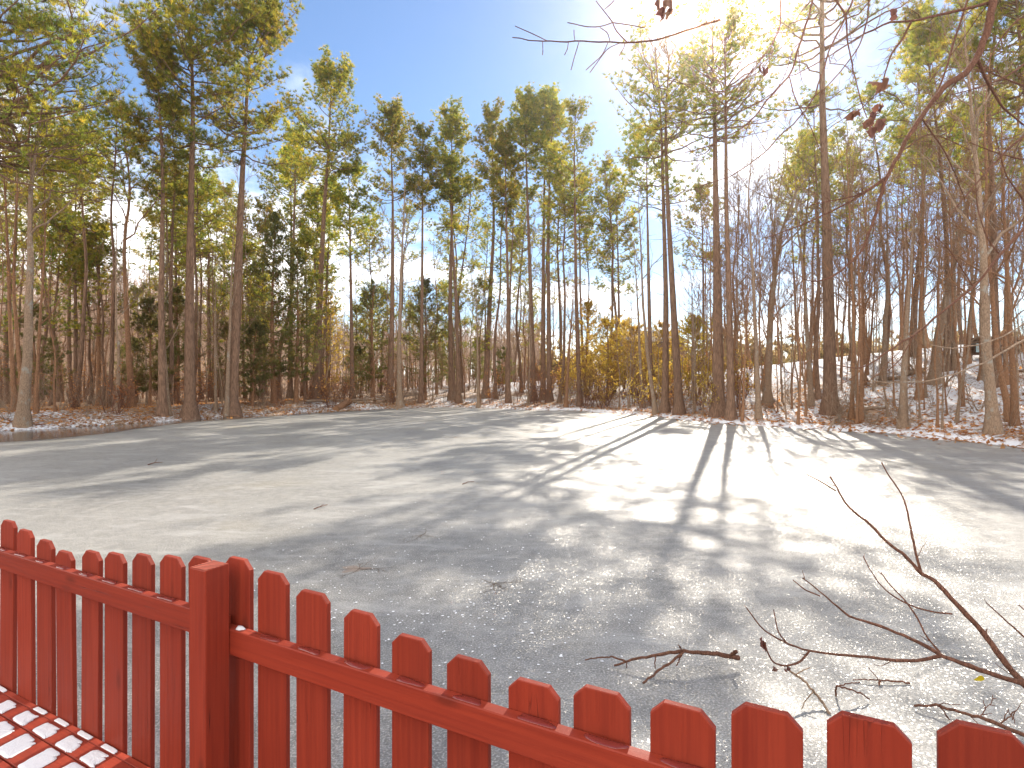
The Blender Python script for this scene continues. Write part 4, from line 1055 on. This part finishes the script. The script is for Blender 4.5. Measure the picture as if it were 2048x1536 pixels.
# woodpile up on the right slope
wp = thing('woodpile', 'long dark woodpile on the crest of the right slope', 'woodpile', tuple(gpt(2006, 708)))
Yw = wp.location[1]
for lay in range(4):
    for k in range(13 - lay % 2):
        x = (k + 0.5 * (lay % 2)) * 0.26 - 1.3; rr = 0.125 + rb.normal(0, .012); b = MB()
        P = np.array([[x, -0.5, 0.1 + lay * 0.225], [x + .02, 0, 0.1 + lay * 0.225], [x, 0.6, 0.1 + lay * 0.225]]) + rb.normal(0, .012, 3)
        b.tubes(P, np.array([rr, rr, rr]), 9); lg = b.build('log', M['pine_bark'], wp)
        a = np.arange(9) / 9 * 2 * PI; ring = P[0] + np.stack([rr * np.cos(a), 0 * a - .002, rr * np.sin(a)], -1)
        cb = MB(); cb.add(np.vstack([ring, [P[0] + [0, -.01, 0]]]), [[i, (i + 1) % 9, 9] for i in range(9)]); cb.build('cut_end', M['cut_wood'], lg)
b = MB(); xs_ = np.linspace(-1.9, -1.25, 8); 
V = [(x, -0.56 - 0.04 * math.sin(i * 2.1), z) for z in (0.05, 0.3, 0.5) for i, x in enumerate(xs_)] + [(x, 0.2, 0.52) for x in xs_]
b.add(V, None, [[r_ * 8 + i, r_ * 8 + i + 1, (r_ + 1) * 8 + i + 1, (r_ + 1) * 8 + i] for r_ in range(3) for i in range(7)]); b.build('tarp', M['tarp'], wp)

# a pale boulder at the field and a dark one on the slope
for lab, px, py, wpx, mat in (('pale rounded boulder at the edge of the grassy field on the right', 1586, 706, 22, 'stone'), ('small dark stone on the snow right of the slim bare trees', 1729, 764, 17, 'pine_bark')):
    g_ = gpt(px, py); R_ = wpx / F * g_[1] / 2; b = MB(); nu, nv = 14, 8; V = []
    for j in range(nv):
        for i in range(nu):
            th = i / nu * 2 * PI; ph = j / (nv - 1) * PI; d = np.array([math.sin(ph) * math.cos(th), math.sin(ph) * math.sin(th), math.cos(ph)])
            V.append(d * R_ * (0.85 + 0.3 * mnoise.noise(Vector(d * 1.7 + px))) * [1, 1, .7])
    b.add(V, None, [[j * nu + i, j * nu + (i + 1) % nu, (j + 1) * nu + (i + 1) % nu, (j + 1) * nu + i] for j in range(nv - 1) for i in range(nu)])
    o = b.build('boulder', M[mat]); o.location = (g_[0], g_[1], g_[2] + R_ * 0.35); tag(o, lab, 'rock')

# the house beyond the woods
hg = at(1288, 740, 66.0); hz = ground_z(hg[0], hg[1]); ridge = EYE - (664 - CY) / F * 66 - hz
house = thing('brown_house', 'low brown house with a wide gable roof half hidden behind the trees under the sun', 'house', (hg[0], hg[1], hz), 0.12)
eave = ridge - 1.5; W_, D_ = 3.3, 4.0
b = MB(); b.add([(-W_, -D_, -1), (W_, -D_, -1), (W_, D_, -1), (-W_, D_, -1), (-W_, -D_, eave), (W_, -D_, eave), (W_, D_, eave), (-W_, D_, eave), (-W_, 0, ridge - .1), (W_, 0, ridge - .1)], [(4, 8, 7), (5, 6, 9)], [(0, 1, 5, 4), (1, 2, 6, 5), (2, 3, 7, 6), (3, 0, 4, 7)])
b.build('wall', M['house_wall'], house, False)
b = MB(); O_ = 0.4
for sgn in (-1, 1):
    y1 = sgn * (D_ + O_); z1 = eave - O_ * 1.5 / D_
    b.add([(-W_ - O_, 0, ridge), (W_ + O_, 0, ridge), (W_ + O_, y1, z1), (-W_ - O_, y1, z1), (-W_ - O_, 0, ridge + .15), (W_ + O_, 0, ridge + .15), (W_ + O_, y1, z1 + .15), (-W_ - O_, y1, z1 + .15)], None,
          [(0, 1, 2, 3), (7, 6, 5, 4), (0, 3, 7, 4), (1, 5, 6, 2), (2, 6, 7, 3)])
b.build('roof', M['house_roof'], house, False)
for xw in (-2.0, 0.1, 2.1):
    fr_ = box_prism(xw - .5, xw + .5, -D_ - .05, -D_ + .03, 1.0, 2.3, .01).build('window', M['trim'], house, False)
    box_prism(xw - .42, xw + .42, -D_ - .062, -D_ - .053, 1.08, 2.22, .003).build('pane', M['glass'], fr_, False)

# ---------------------------------------------------------------- near branches
def branch_thing(name, label, lines, Y, cat='branch', sub=(7, 4), leaves=(), rnd=(), seed=1, mat='twig', sl=(0.18, 0.4), group=None, thick=0.82):
    """lines: (pixel points, start width px, end width px, depth change along it). Sub-twigs grow on every line."""
    r = np.random.default_rng(seed); first = at(*lines[0][0][0], Y)
    root = thing(name, label, cat, tuple(first), 0, group)
    b = MB(); tw = b; allp = []
    for pts, w0, w1, dy in lines:
        n = len(pts); d = [Y + dy[0] + (dy[1] - dy[0]) * i / max(1, n - 1) for i in range(n)]
        P = np.array([at(x, y, q) for (x, y), q in zip(pts, d)]) - first
        m = max(8, 3 * n); s = np.concatenate([[0], np.cumsum(np.linalg.norm(np.diff(P, axis=0), axis=1))]); s /= s[-1]; tt = np.linspace(0, 1, m)
        P = np.stack([np.interp(tt, s, P[:, k]) for k in range(3)], -1); P[1:-1] = .25 * P[:-2] + .5 * P[1:-1] + .25 * P[2:]
        L = np.linalg.norm(np.diff(P, axis=0), axis=1).sum(); P[1:-1] += r.normal(0, 0.0035 * L / 3, (m - 2, 3))
        R_ = np.linspace(w0 * thick, max(w1 * thick, 1.7), m) / F * np.mean(d) / 2 * (1 + r.normal(0, .06, m)); b.tubes(P, R_, 7); allp.append(P)
        if sub[0]:
            S2, L2 = twigs_from(r, P[None], sub[0], .12, .97, .35, .85, sl[0], sl[1], .05, 6, .035)
            tw.tubes(S2, np.clip(.0022 + .0035 * L2, .002, .008)[:, None] * (1 - .6 * np.linspace(0, 1, 6)), 4)
            if sub[1]:
                S3, L3 = twigs_from(r, S2, sub[1], .2, .97, .35, .85, .25, .5, .03, 4, .04); tw.tubes(S3, np.full((len(S3), 1), .0021) * (1 - .5 * np.linspace(0, 1, 4)), 3)
    b.build('limb', M[mat], root)
    for x, y, wpx, hpx, dy in leaves:
        c = at(x, y, Y + dy) - first; w_ = wpx / F * Y; h_ = hpx / F * Y; lb = MB()
        for q in range(3):                  # each cluster: a few curled, folded blades
            a = r.uniform(0, 2 * PI); nn = 7; ss = np.linspace(0, 1, nn)
            ax = unit(np.array([r.normal(0, .5), r.normal(0, .4), -1.0 + r.normal(0, .3)])); sd = unit(np.cross(ax, [math.cos(a), math.sin(a), .2])); nm = np.cross(ax, sd)
            wid = np.sin(np.clip(ss * 1.05, 0, 1) * PI) ** .7 * w_ * .42 * (1 + .25 * np.sin(ss * 17 + q))
            cen = c + r.normal(0, .18, 3) * w_ + ax * ((ss - .5) * h_)[:, None] + nm * (np.sin(ss * 2.5 + q) * .2 * w_)[:, None]
            V = np.stack([cen - sd * wid[:, None] + nm * (wid * .6)[:, None], cen, cen + sd * wid[:, None] + nm * (wid * .6)[:, None]], 1).reshape(-1, 3)
            Q = [[i * 3 + k, i * 3 + k + 1, (i + 1) * 3 + k + 1, (i + 1) * 3 + k] for i in range(nn - 1) for k in (0, 1)]
            lb.add(V, None, Q, r.uniform(0, 1))
        lb.build('leaf', M['dark_leaf'], root)
    return root


branch_thing('overhanging_branch', 'thick brown bare branch sweeping down from the top right edge with curled dead leaves', [
    ([(1996, -60), (1989, 0), (1975, 60), (1955, 116), (1930, 150), (1897, 164), (1863, 205), (1838, 240), (1818, 270), (1795, 315), (1774, 352), (1757, 410), (1743, 461), (1722, 506), (1692, 534), (1658, 557), (1623, 563)], 20, 3, (0, -0.8)),
    ([(1985, 4), (1930, 18), (1850, 36), (1822, 45), (1780, 42), (1720, 72), (1650, 118), (1590, 150)], 8, 2, (0, -0.5)),
    ([(1822, 45), (1805, 78), (1782, 108), (1772, 140), (1762, 178), (1752, 190)], 6, 2, (-0.1, -0.3)),
    ([(1762, 180), (1796, 194), (1808, 215)], 2.4, 1.4, (-0.2, -0.2)), ([(1762, 178), (1735, 205), (1715, 225)], 2.4, 1.4, (-0.2, -0.3)),
    ([(1774, 352), (1720, 390), (1672, 400), (1620, 410)], 5, 2, (-0.5, -0.8)),
    ([(1768, 360), (1690, 410), (1600, 452), (1530, 476)], 6, 2, (-0.5, -1.0)),
    ([(1863, 205), (1886, 160), (1905, 90), (1916, 60), (1938, -10)], 4, 5, (-0.2, 0.3)),
    ([(1955, 118), (1975, 165), (2005, 215), (2048, 250)], 7, 4, (-0.1, 0.4)),
    ([(1843, 235), (1888, 300), (1912, 350), (1930, 400)], 4, 2, (-0.3, 0.2)),
    ([(1800, 305), (1850, 268), (1880, 272), (1940, 300)], 3, 2, (-0.4, 0.1)),
], 5.2, sub=(9, 4), leaves=[(1752, 174, 26, 20, -.3), (1708, 230, 22, 14, -.4), (1755, 218, 14, 18, -.3), (1742, 228, 13, 16, -.3), (1737, 246, 14, 20, -.3), (1758, 250, 16, 30, -.3), (1750, 270, 26, 22, -.3), (1784, 28, 16, 16, -.1)], seed=31, sl=(0.10, 0.24))
branch_thing('overhanging_branch', 'long thin bare shoots hanging in a curve from the top edge before the massive trunk', [
    ([(1712, -30), (1705, 0), (1678, 62), (1654, 109), (1640, 164), (1616, 219), (1569, 263), (1521, 314), (1463, 352), (1400, 372)], 5, 1.6, (0, -0.8)),
    ([(1628, -20), (1623, 14), (1603, 79), (1579, 154), (1541, 191), (1507, 239), (1466, 267), (1418, 294), (1370, 305)], 6, 1.8, (0, -0.8)),
    ([(1664, -20), (1672, 6), (1692, 24), (1695, 85), (1709, 150), (1722, 205), (1734, 236)], 5, 2, (0, -0.3)),
    ([(1560, -20), (1562, 60), (1530, 110), (1490, 160), (1420, 200)], 3.5, 1.4, (0, -0.5)),
    ([(1579, 154), (1590, 200), (1620, 250), (1640, 300)], 2.5, 1.2, (-0.3, -0.3)),
    ([(1740, -20), (1735, 40), (1722, 90), (1660, 170), (1600, 215)], 4, 1.5, (0.1, -0.3)),
], 4.6, sub=(8, 3), seed=32, sl=(0.08, 0.2), leaves=[(1528, 142, 10, 20, -.3)])
branch_thing('overhanging_branch', 'bare twig reaching into the blue sky from the sun, knobby and forked', [
    ([(1440, 40), (1390, 56), (1340, 72), (1290, 84), (1250, 86), (1200, 83), (1150, 83), (1095, 83), (1060, 80), (1025, 75)], 6, 1.8, (0.4, -0.4)),
    ([(1255, 85), (1232, 62), (1225, 44), (1208, 22), (1192, 2)], 3, 1.6, (0, 0)), ([(1225, 45), (1200, 54), (1175, 54), (1135, 45)], 2.4, 1.4, (0, 0.1)), ([(1225, 45), (1260, 50), (1290, 56)], 2.4, 1.4, (0, -0.1)),
    ([(1209, 19), (1222, 8), (1232, -4)], 2, 1.3, (0, 0)), ([(1220, 82), (1215, 65), (1200, 55)], 2, 1.4, (0, 0)), ([(1095, 82), (1062, 66), (1030, 52)], 2.2, 1.3, (-0.1, -0.2)),
    ([(1216, 85), (1205, 110), (1172, 140)], 2, 1.2, (0, 0)), ([(1240, 86), (1215, 96), (1180, 145)], 2, 1.2, (0, .1)), ([(1158, 84), (1150, 110), (1142, 140)], 2, 1.2, (0, 0)), ([(1250, 84), (1248, 96), (1238, 112)], 2, 1.2, (0, 0)),
    ([(1085, 82), (1086, 100), (1085, 110)], 1.6, 1.1, (0, 0)), ([(1137, 83), (1135, 98), (1129, 110)], 1.6, 1.1, (0, 0)), ([(1150, 82), (1148, 70), (1148, 60)], 1.6, 1.1, (0, 0)),
], 4.2, sub=(0, 0), seed=33, leaves=[(1330, 6, 30, 40, 0.2), (1322, 30, 16, 26, .2), (1338, 24, 12, 24, .2)])
branch_thing('overhanging_branch', 'long drooping bare branch crossing the right slope below the middle of the picture edge', [
    ([(2110, 385), (2048, 456), (2000, 510), (1948, 575), (1880, 627), (1828, 671), (1787, 692), (1736, 733), (1700, 738), (1658, 726)], 9, 2, (0, -1.0)),
    ([(1948, 575), (1925, 540), (1900, 500), (1868, 470)], 3, 1.4, (-.3, -.3)), ([(1828, 671), (1800, 720), (1776, 742)], 3, 1.4, (-.6, -.8)), ([(2000, 510), (1975, 480), (1955, 420), (1950, 350)], 3.5, 1.4, (-.1, -.1)),
], 7.5, sub=(10, 4), seed=34, sl=(0.10, 0.22), mat='twig')
branch_thing('overhanging_branch', 'lowest pale drooping branch crossing before the snowy right slope', [
    ([(2120, 650), (2048, 680), (2016, 697), (1980, 722), (1931, 740), (1890, 755), (1845, 763), (1800, 766), (1740, 762)], 6, 1.8, (0, -1.0)),
    ([(2060, 640), (2010, 672), (1960, 690), (1900, 698), (1860, 690)], 4, 1.4, (.2, -.4)),
], 7.0, sub=(8, 3), seed=35, sl=(0.08, 0.2), mat='grey_bark')
branch_thing('overhanging_branch', 'tangle of dark crossing branches at the right edge above the middle', [
    ([(2120, 60), (2048, 130), (2000, 160), (1960, 175), (1900, 190)], 7, 2, (0, -.6)), ([(2120, 230), (2040, 275), (1985, 330), (1950, 370), (1900, 430)], 7, 2, (0.4, -.3)),
    ([(2110, 330), (2048, 320), (1990, 305), (1940, 285)], 5, 2, (.2, .2)), ([(2100, 10), (2030, 40), (1990, 95), (1965, 150)], 5, 2, (0, 0)), ([(2090, 470), (2048, 400), (2010, 350), (1990, 270)], 6, 2, (.3, 0)),
    ([(2100, 180), (2040, 170), (1990, 150), (1950, 130)], 5, 1.8, (.5, 0)),
], 6.2, sub=(9, 4), seed=36, sl=(0.15, 0.32))

branch_thing('sapling_branch', 'bare reddish sapling boughs reaching in from the right over the ice near the fence', [
    ([(2130, 1470), (2075, 1400), (2048, 1368), (2010, 1325), (1975, 1275), (1940, 1235), (1900, 1195), (1870, 1160), (1845, 1150), (1810, 1110), (1775, 1085), (1745, 1052), (1715, 1030), (1690, 1005), (1673, 975), (1660, 953)], 14, 3, (0, 0.5)),
    ([(1843, 1148), (1832, 1110), (1822, 1060), (1812, 1010), (1800, 980), (1780, 955), (1763, 925)], 5, 2.4, (0.3, .6)),
    ([(1672, 982), (1640, 962), (1612, 948)], 3, 2, (.5, .6)),
    ([(2150, 1405), (2060, 1372), (1990, 1350), (1920, 1325), (1880, 1310), (1850, 1290), (1800, 1268), (1750, 1248), (1700, 1235), (1655, 1195), (1622, 1168), (1605, 1156)], 12, 2.4, (-.2, .2)),
    ([(1640, 1192), (1610, 1180), (1586, 1160)], 3, 2, (.1, .2)),
    ([(1880, 1312), (1850, 1320), (1800, 1322), (1730, 1314), (1680, 1310), (1622, 1303), (1580, 1290), (1530, 1262), (1510, 1240), (1494, 1217)], 7, 2.4, (0, .2)),
    ([(1575, 1288), (1556, 1265), (1547, 1219)], 3, 2, (.1, .15)),
    ([(1880, 1305), (1850, 1270), (1838, 1240), (1810, 1200), (1780, 1170), (1762, 1145)], 4, 2.2, (.1, .3)),
    ([(1905, 1228), (1870, 1225), (1830, 1215), (1790, 1195), (1760, 1170), (1740, 1140), (1727, 1113)], 3.5, 2, (.3, .6)),
    ([(1618, 1303), (1600, 1325), (1570, 1333), (1545, 1325), (1533, 1300), (1530, 1285)], 4.5, 3, (.2, .2)),
    ([(2120, 1340), (2050, 1275), (2010, 1240), (1972, 1205)], 5, 2.2, (.2, .6)), ([(2100, 1250), (2062, 1232), (2038, 1210)], 4, 2, (.3, .6)),
    ([(1976, 1278), (1972, 1262), (1974, 1258)], 3, 2, (.1, .1)),
], 2.35, cat='branch', sub=(2, 0), sl=(0.06, 0.14), seed=41, thick=1.0, leaves=[(1526, 1290, 16, 26, .2), (1552, 1338, 14, 12, .2), (1575, 1338, 12, 12, .2)])

# ---------------------------------------------------------------- things lying on the ice
def on_ice(px, py, z=0.0):
    Y = (EYE - z) * F / (py - CY); return np.array([(px - CX) / F * Y, Y, z])


def ice_branch(label, lines, name='fallen_branch', mat='twig', sub=0, seed=1, cat='branch'):
    r = np.random.default_rng(seed); first = on_ice(*lines[0][0][0][:2]); root = thing(name, label, cat, tuple(first)); b = MB()
    for pts, w0, w1 in lines:
        P = np.array([on_ice(*p) for p in pts]) - first; m = 4 * len(pts)
        s = np.concatenate([[0], np.cumsum(np.linalg.norm(np.diff(P, axis=0), axis=1))]); s /= s[-1]; tt = np.linspace(0, 1, m)
        P = np.stack([np.interp(tt, s, P[:, k]) for k in range(3)], -1); P[1:-1] += r.normal(0, .0025, (m - 2, 3))
        b.tubes(P, np.linspace(w0, w1, m) * (1 + r.normal(0, .06, m)), 6, None, True)
        if sub:
            S2, L2 = twigs_from(r, P[None], sub, .15, .95, .4, .9, .15, .35, .1, 4, .05); S2[..., 2] = np.maximum(S2[..., 2], .004 - first[2]); b.tubes(S2, np.full((len(S2), 1), .003) * (1 - .5 * np.linspace(0, 1, 4)), 4)
    b.build('limb', M[mat], root); return root


ice_branch('forked fallen branch lying on the ice beyond the middle of the right fence run', [
    ([(1478, 1316, .06), (1440, 1309, .09), (1400, 1305, .11), (1366, 1302, .12), (1320, 1309, .10), (1270, 1318, .07), (1228, 1331, .02)], .016, .006),
    ([(1368, 1303, .12), (1345, 1322, .08), (1312, 1345, .04), (1286, 1366, .015)], .009, .007),
    ([(1250, 1322, .06), (1225, 1313, .06), (1200, 1314, .04), (1170, 1320, .015)], .006, .004),
    ([(1366, 1303, .12), (1360, 1316, .08), (1352, 1331, .03)], .006, .004), ([(1366, 1303, .12), (1360, 1295, .16), (1356, 1290, .19)], .005, .003),
    ([(1462, 1310, .09), (1468, 1306, .11), (1474, 1302, .14)], .011, .012), ([(1312, 1310, .10), (1310, 1325, .05), (1311, 1337, .01)], .005, .003), ([(1252, 1322, .06), (1254, 1330, .03), (1252, 1336, .006)], .004, .003),
], seed=61)
ice_branch('pale peeled twig standing out of the ice beside the sapling boughs', [
    ([(1578, 1340, .16), (1600, 1355, .12), (1625, 1380, .07), (1645, 1405, .03), (1660, 1428, .004)], .006, .008), ([(1590, 1348, .14), (1605, 1342, .15), (1620, 1335, .17)], .004, .003), ([(1626, 1382, .07), (1612, 1400, .04), (1603, 1418, .01)], .004, .003)], seed=62, mat='grey_bark')
ice_branch('small forked dark twig on the ice right of the pale peeled twig', [
    ([(1740, 1398, .02), (1710, 1382, .06), (1675, 1372, .09), (1670, 1380, .05), (1672, 1392, .005)], .004, .006), ([(1675, 1372, .09), (1690, 1367, .09), (1720, 1364, .08)], .004, .003)], seed=63)
ice_branch('thin pale twig lying flat on the ice beneath the sapling boughs', [
    ([(1820, 1366, .01), (1780, 1361, .02), (1745, 1360, .02), (1705, 1360, .01)], .006, .003), ([(1758, 1362, .02), (1745, 1345, .05), (1736, 1335, .08)], .003, .002), ([(1760, 1362, .02), (1758, 1370, .01)], .007, .005)], seed=64)
ice_branch('long dark branch on the ice in the lower right corner', [
    ([(1828, 1412, .02), (1870, 1410, .05), (1920, 1424, .06), (1980, 1442, .06), (2060, 1475, .05), (2120, 1510, .04)], .006, .012), ([(1880, 1412, .05), (1892, 1430, .03), (1900, 1440, .01)], .004, .003), ([(1960, 1436, .06), (1985, 1400, .10), (1985, 1390, .12)], .003, .002), ([(2000, 1450, .06), (2030, 1420, .10), (2025, 1440, .06)], .004, .003)], seed=65, sub=4)
ice_branch('tiny dark twig on the sunlit ice at the left, nearest the far shore', [([(296, 929, .01), (310, 925, .03), (325, 924, .01)], .012, .006), ([(310, 925, .03), (314, 918, .09)], .006, .004)], 'fallen_twig', seed=66, cat='twig')
ice_branch('tiny dark twig on the ice straight beyond the fence post', [([(628, 1018, .01), (640, 1013, .03), (655, 1009, .01)], .008, .004), ([(640, 1013, .03), (648, 1008, .05)], .004, .003)], 'fallen_twig', seed=67, cat='twig')
ice_branch('tiny dark twig on the ice right of the middle of the pond', [([(925, 968, .01), (935, 964, .02), (948, 963, .01)], .008, .005)], 'fallen_twig', seed=68, cat='twig')

# yellow leaf on the bough
b = MB(); Yl = 2.5; c = at(1958, 1357, Yl); a = np.arange(10) / 10 * 2 * PI
ring = np.stack([.024 * np.cos(a), .006 * np.sin(a * 2), .012 * np.sin(a) + .004 * np.cos(a)], -1); b.add(np.vstack([ring, [[0, -.006, 0]]]), [[i, (i + 1) % 10, 10] for i in range(10)])
o = b.build('fallen_leaf', M['yellow_leaf']); o.location = tuple(c); tag(o, 'small yellow leaf caught among the sapling boughs at lower right', 'leaf')

# star-shaped melt cracks with trapped leaves, frozen flush into the ice
def melt_star(label, px, py, size, n, seed, stain=True):
    r = np.random.default_rng(seed); c = on_ice(px, py); root = thing('melt_star', label, 'ice crack', tuple(c)); b = MB()

    def arm(p, a, L, w, lev):
        k = 7; P = [p]; 
        for i in range(k - 1): a += r.normal(0, .3); P.append(P[-1] + np.array([math.cos(a), math.sin(a)]) * L / (k - 1))
        P = np.array(P); T = unit(np.gradient(P, axis=0)); S = np.stack([-T[:, 1], T[:, 0]], -1); W = w * (1 - np.linspace(0, .9, k))[:, None]
        V = np.stack([np.column_stack([P - S * W, np.full(k, .003)]), np.column_stack([P + S * W, np.full(k, .003)])], 1).reshape(-1, 3)
        b.add(V, None, [[2 * i, 2 * i + 1, 2 * i + 3, 2 * i + 2] for i in range(k - 1)])
        if lev:
            for _ in range(3): j = r.integers(1, k - 1); arm(P[j], a + r.choice([-1, 1]) * r.uniform(.4, 1.0), L * r.uniform(.35, .6), w * .55, lev - 1)
    for k in range(n): arm(np.zeros(2), k / n * 2 * PI + r.normal(0, .4), size * r.uniform(.5, 1.2), .007 * size ** .5, 1)
    b.build('crack', M['crack'], root)
    if stain:
        sb = MB(); k = 26; a = np.arange(k) / k * 2 * PI; rr = size * .22 * (1 + .3 * np.sin(3 * a + 1) + .2 * np.sin(5 * a) + r.normal(0, .08, k))
        sb.add(np.vstack([np.stack([rr * np.cos(a) * 1.3 - .05, rr * np.sin(a), np.full(k, .0015)], -1), [[-.05, 0, .0018]]]), [[i, (i + 1) % k, k] for i in range(k)]); sb.build('trapped_leaves', M['stain'], root)


melt_star('star-shaped crack with brown trapped leaves in the ice beyond the fence post', 718, 1138, .42, 6, 71)
melt_star('faint grey star-shaped crack in the ice at mid picture, right of the leafy one', 988, 1168, .36, 7, 72, False)
melt_star('small dark crack in the ice at mid picture, farther out than the leafy one', 845, 1070, .4, 5, 73, False)

fl = MB(); r = np.random.default_rng(15); n = 620
px_ = r.uniform(480, 1320, n); py_ = r.triangular(985, 1180, 1420, n)
for x, y in zip(px_, py_):
    c = on_ice(x + r.normal(0, 30), y, .004); k = 5; a = np.arange(k) / k * 2 * PI + r.uniform(0, 6); R_ = r.uniform(.004, .012)
    ring = c + np.stack([R_ * np.cos(a) * r.uniform(.6, 1.4), R_ * np.sin(a), r.uniform(0, .004, k)], -1); fl.add(np.vstack([ring, [c + [0, 0, .006]]]), [[i, (i + 1) % k, k] for i in range(k)])
tag(fl.build('ice_flecks', M['fleck'], None, False), 'white crumbs of frost scattered over the grey ice', 'frost', kind='stuff')

# ---------------------------------------------------------------- haze added for the glare and warm glow round the sun
hm = bpy.data.materials.new('glare_haze'); hm.use_nodes = True; ht = hm.node_tree; ht.nodes.clear()
ho = ht.nodes.new('ShaderNodeOutputMaterial'); hv = ht.nodes.new('ShaderNodeVolumePrincipled')
hv.inputs['Color'].default_value = (1.0, 0.9, 0.74, 1); hv.inputs['Density'].default_value = HAZE; hv.inputs['Anisotropy'].default_value = HAZE_G
ht.links.new(hv.outputs[0], ho.inputs['Volume'])
b = MB(); X0, X1, Y0, Y1, Z0, Z1 = -520.0, 520.0, -200.0, 580.0, -4.0, 40.0
b.add([(X0, Y0, Z0), (X1, Y0, Z0), (X1, Y1, Z0), (X0, Y1, Z0), (X0, Y0, Z1), (X1, Y0, Z1), (X1, Y1, Z1), (X0, Y1, Z1)], None, [(0, 3, 2, 1), (4, 5, 6, 7), (0, 1, 5, 4), (1, 2, 6, 5), (2, 3, 7, 6), (3, 0, 4, 7)])
tag(b.build('haze', hm, None, False), 'thin warm haze added to the air for the glare round the sun', 'haze', kind='stuff')

# ---------------------------------------------------------------- sky, sun, camera
W = bpy.data.worlds.new('World'); SC.world = W; W.use_nodes = True
nt = W.node_tree; nt.nodes.clear()
N = nt.nodes.new; K = nt.links.new
out = N('ShaderNodeOutputWorld'); bg = N('ShaderNodeBackground'); sky = N('ShaderNodeTexSky')
sky.sky_type = 'NISHITA'; sky.sun_disc = False; sky.sun_elevation = SUN_EL; sky.sun_rotation = SUN_AZ
sky.air_density = 1.0; sky.dust_density = 0.1; sky.ozone_density = 4.0; sky.altitude = 200
bg.inputs['Strength'].default_value = SKY_STRENGTH
tc = N('ShaderNodeTexCoord'); sep = N('ShaderNodeSeparateXYZ'); K(tc.outputs['Generated'], sep.inputs[0])


def wm(op, a, b=0.0, clamp=False):
    x = N('ShaderNodeMath'); x.operation = op; x.use_clamp = clamp
    for v, i in ((a, 0), (b, 1)):
        if hasattr(v, 'is_output'): K(v, x.inputs[i])
        else: x.inputs[i].default_value = v
    return x.outputs[0]


zz = wm('ADD', wm('MAXIMUM', sep.outputs[2], 0.0), 0.16)
cmb = N('ShaderNodeCombineXYZ'); K(wm('DIVIDE', sep.outputs[0], zz), cmb.inputs[0]); K(wm('DIVIDE', sep.outputs[1], zz), cmb.inputs[1])
cn = N('ShaderNodeTexNoise'); cn.inputs['Scale'].default_value = 0.85; cn.inputs['Detail'].default_value = 8; cn.inputs['Roughness'].default_value = 0.56; cn.inputs['Distortion'].default_value = 0.35
mp = N('ShaderNodeMapping'); mp.inputs['Location'].default_value = (3.1, 7.7, 0); mp.inputs['Scale'].default_value = (1, 1, 1); K(cmb.outputs[0], mp.inputs[0]); K(mp.outputs[0], cn.inputs['Vector'])
low = N('ShaderNodeMapRange'); K(sep.outputs[2], low.inputs[0]); low.inputs[1].default_value = 0.05; low.inputs[2].default_value = 0.62; low.inputs[3].default_value = 0.13; low.inputs[4].default_value = -0.10
left = N('ShaderNodeMapRange'); K(sep.outputs[0], left.inputs[0]); left.inputs[1].default_value = -0.25; left.inputs[2].default_value = -0.75; left.inputs[3].default_value = 0.0; left.inputs[4].default_value = 0.34
back = N('ShaderNodeMapRange'); K(sep.outputs[1], back.inputs[0]); back.inputs[1].default_value = 0.15; back.inputs[2].default_value = -0.35; back.inputs[3].default_value = 0.0; back.inputs[4].default_value = 0.3  # unseen cloud bank behind the camera, added as fill for the shaded sides
f = wm('ADD', wm('ADD', wm('ADD', cn.outputs['Fac'], low.outputs[0]), left.outputs[0]), back.outputs[0])
mr = N('ShaderNodeMapRange'); mr.interpolation_type = 'SMOOTHSTEP'; K(f, mr.inputs[0]); mr.inputs[1].default_value = 0.54; mr.inputs[2].default_value = 0.76; mr.inputs[4].default_value = 0.85
mx = N('ShaderNodeMix'); mx.data_type = 'RGBA'; K(mr.outputs[0], mx.inputs[0]); K(sky.outputs[0], mx.inputs[6]); cr = N('ShaderNodeMapRange'); K(sep.outputs[1], cr.inputs[0]); cr.inputs[1].default_value = -0.2; cr.inputs[2].default_value = 0.3; cr.inputs[3].default_value = CLOUD; cr.inputs[4].default_value = CLOUD * 1.35
cc = N('ShaderNodeVectorMath'); cc.operation = 'SCALE'; cc.inputs[0].default_value = (1.03, 0.985, 0.95); K(cr.outputs[0], cc.inputs['Scale']); K(cc.outputs[0], mx.inputs[7])
K(mx.outputs[2], bg.inputs['Color']); K(bg.outputs[0], out.inputs['Surface'])

sl_ = bpy.data.lights.new('sun', 'SUN'); sl_.energy = SUN_STRENGTH; sl_.angle = math.radians(0.53); sl_.color = (1.0, 0.91, 0.78)
so = bpy.data.objects.new('sun', sl_); COL.objects.link(so); so.rotation_euler = SUN.to_track_quat('Z', 'Y').to_euler(); so.location = (10, 40, 40)

cam = bpy.data.cameras.new('camera'); cam.sensor_width = 36.0; cam.lens = F / 2048 * 36.0; cam.clip_start = 0.02; cam.clip_end = 4000
co = bpy.data.objects.new('camera', cam); COL.objects.link(co); co.location = (0, 0, EYE); co.rotation_euler = (PI / 2, 0, 0)
SC.camera = co
SC.view_settings.view_transform = 'Standard'; SC.view_settings.look = 'None'; SC.view_settings.exposure = EXPOSURE; SC.view_settings.gamma = 1.0
SC.view_settings.use_curve_mapping = False
SC.render.engine = 'CYCLES'
cy = SC.cycles
cy.use_denoising = True; cy.max_bounces = 8; cy.diffuse_bounces = 4; cy.glossy_bounces = 3; cy.transmission_bounces = 4; cy.transparent_max_bounces = 4
cy.sample_clamp_indirect = 8.0
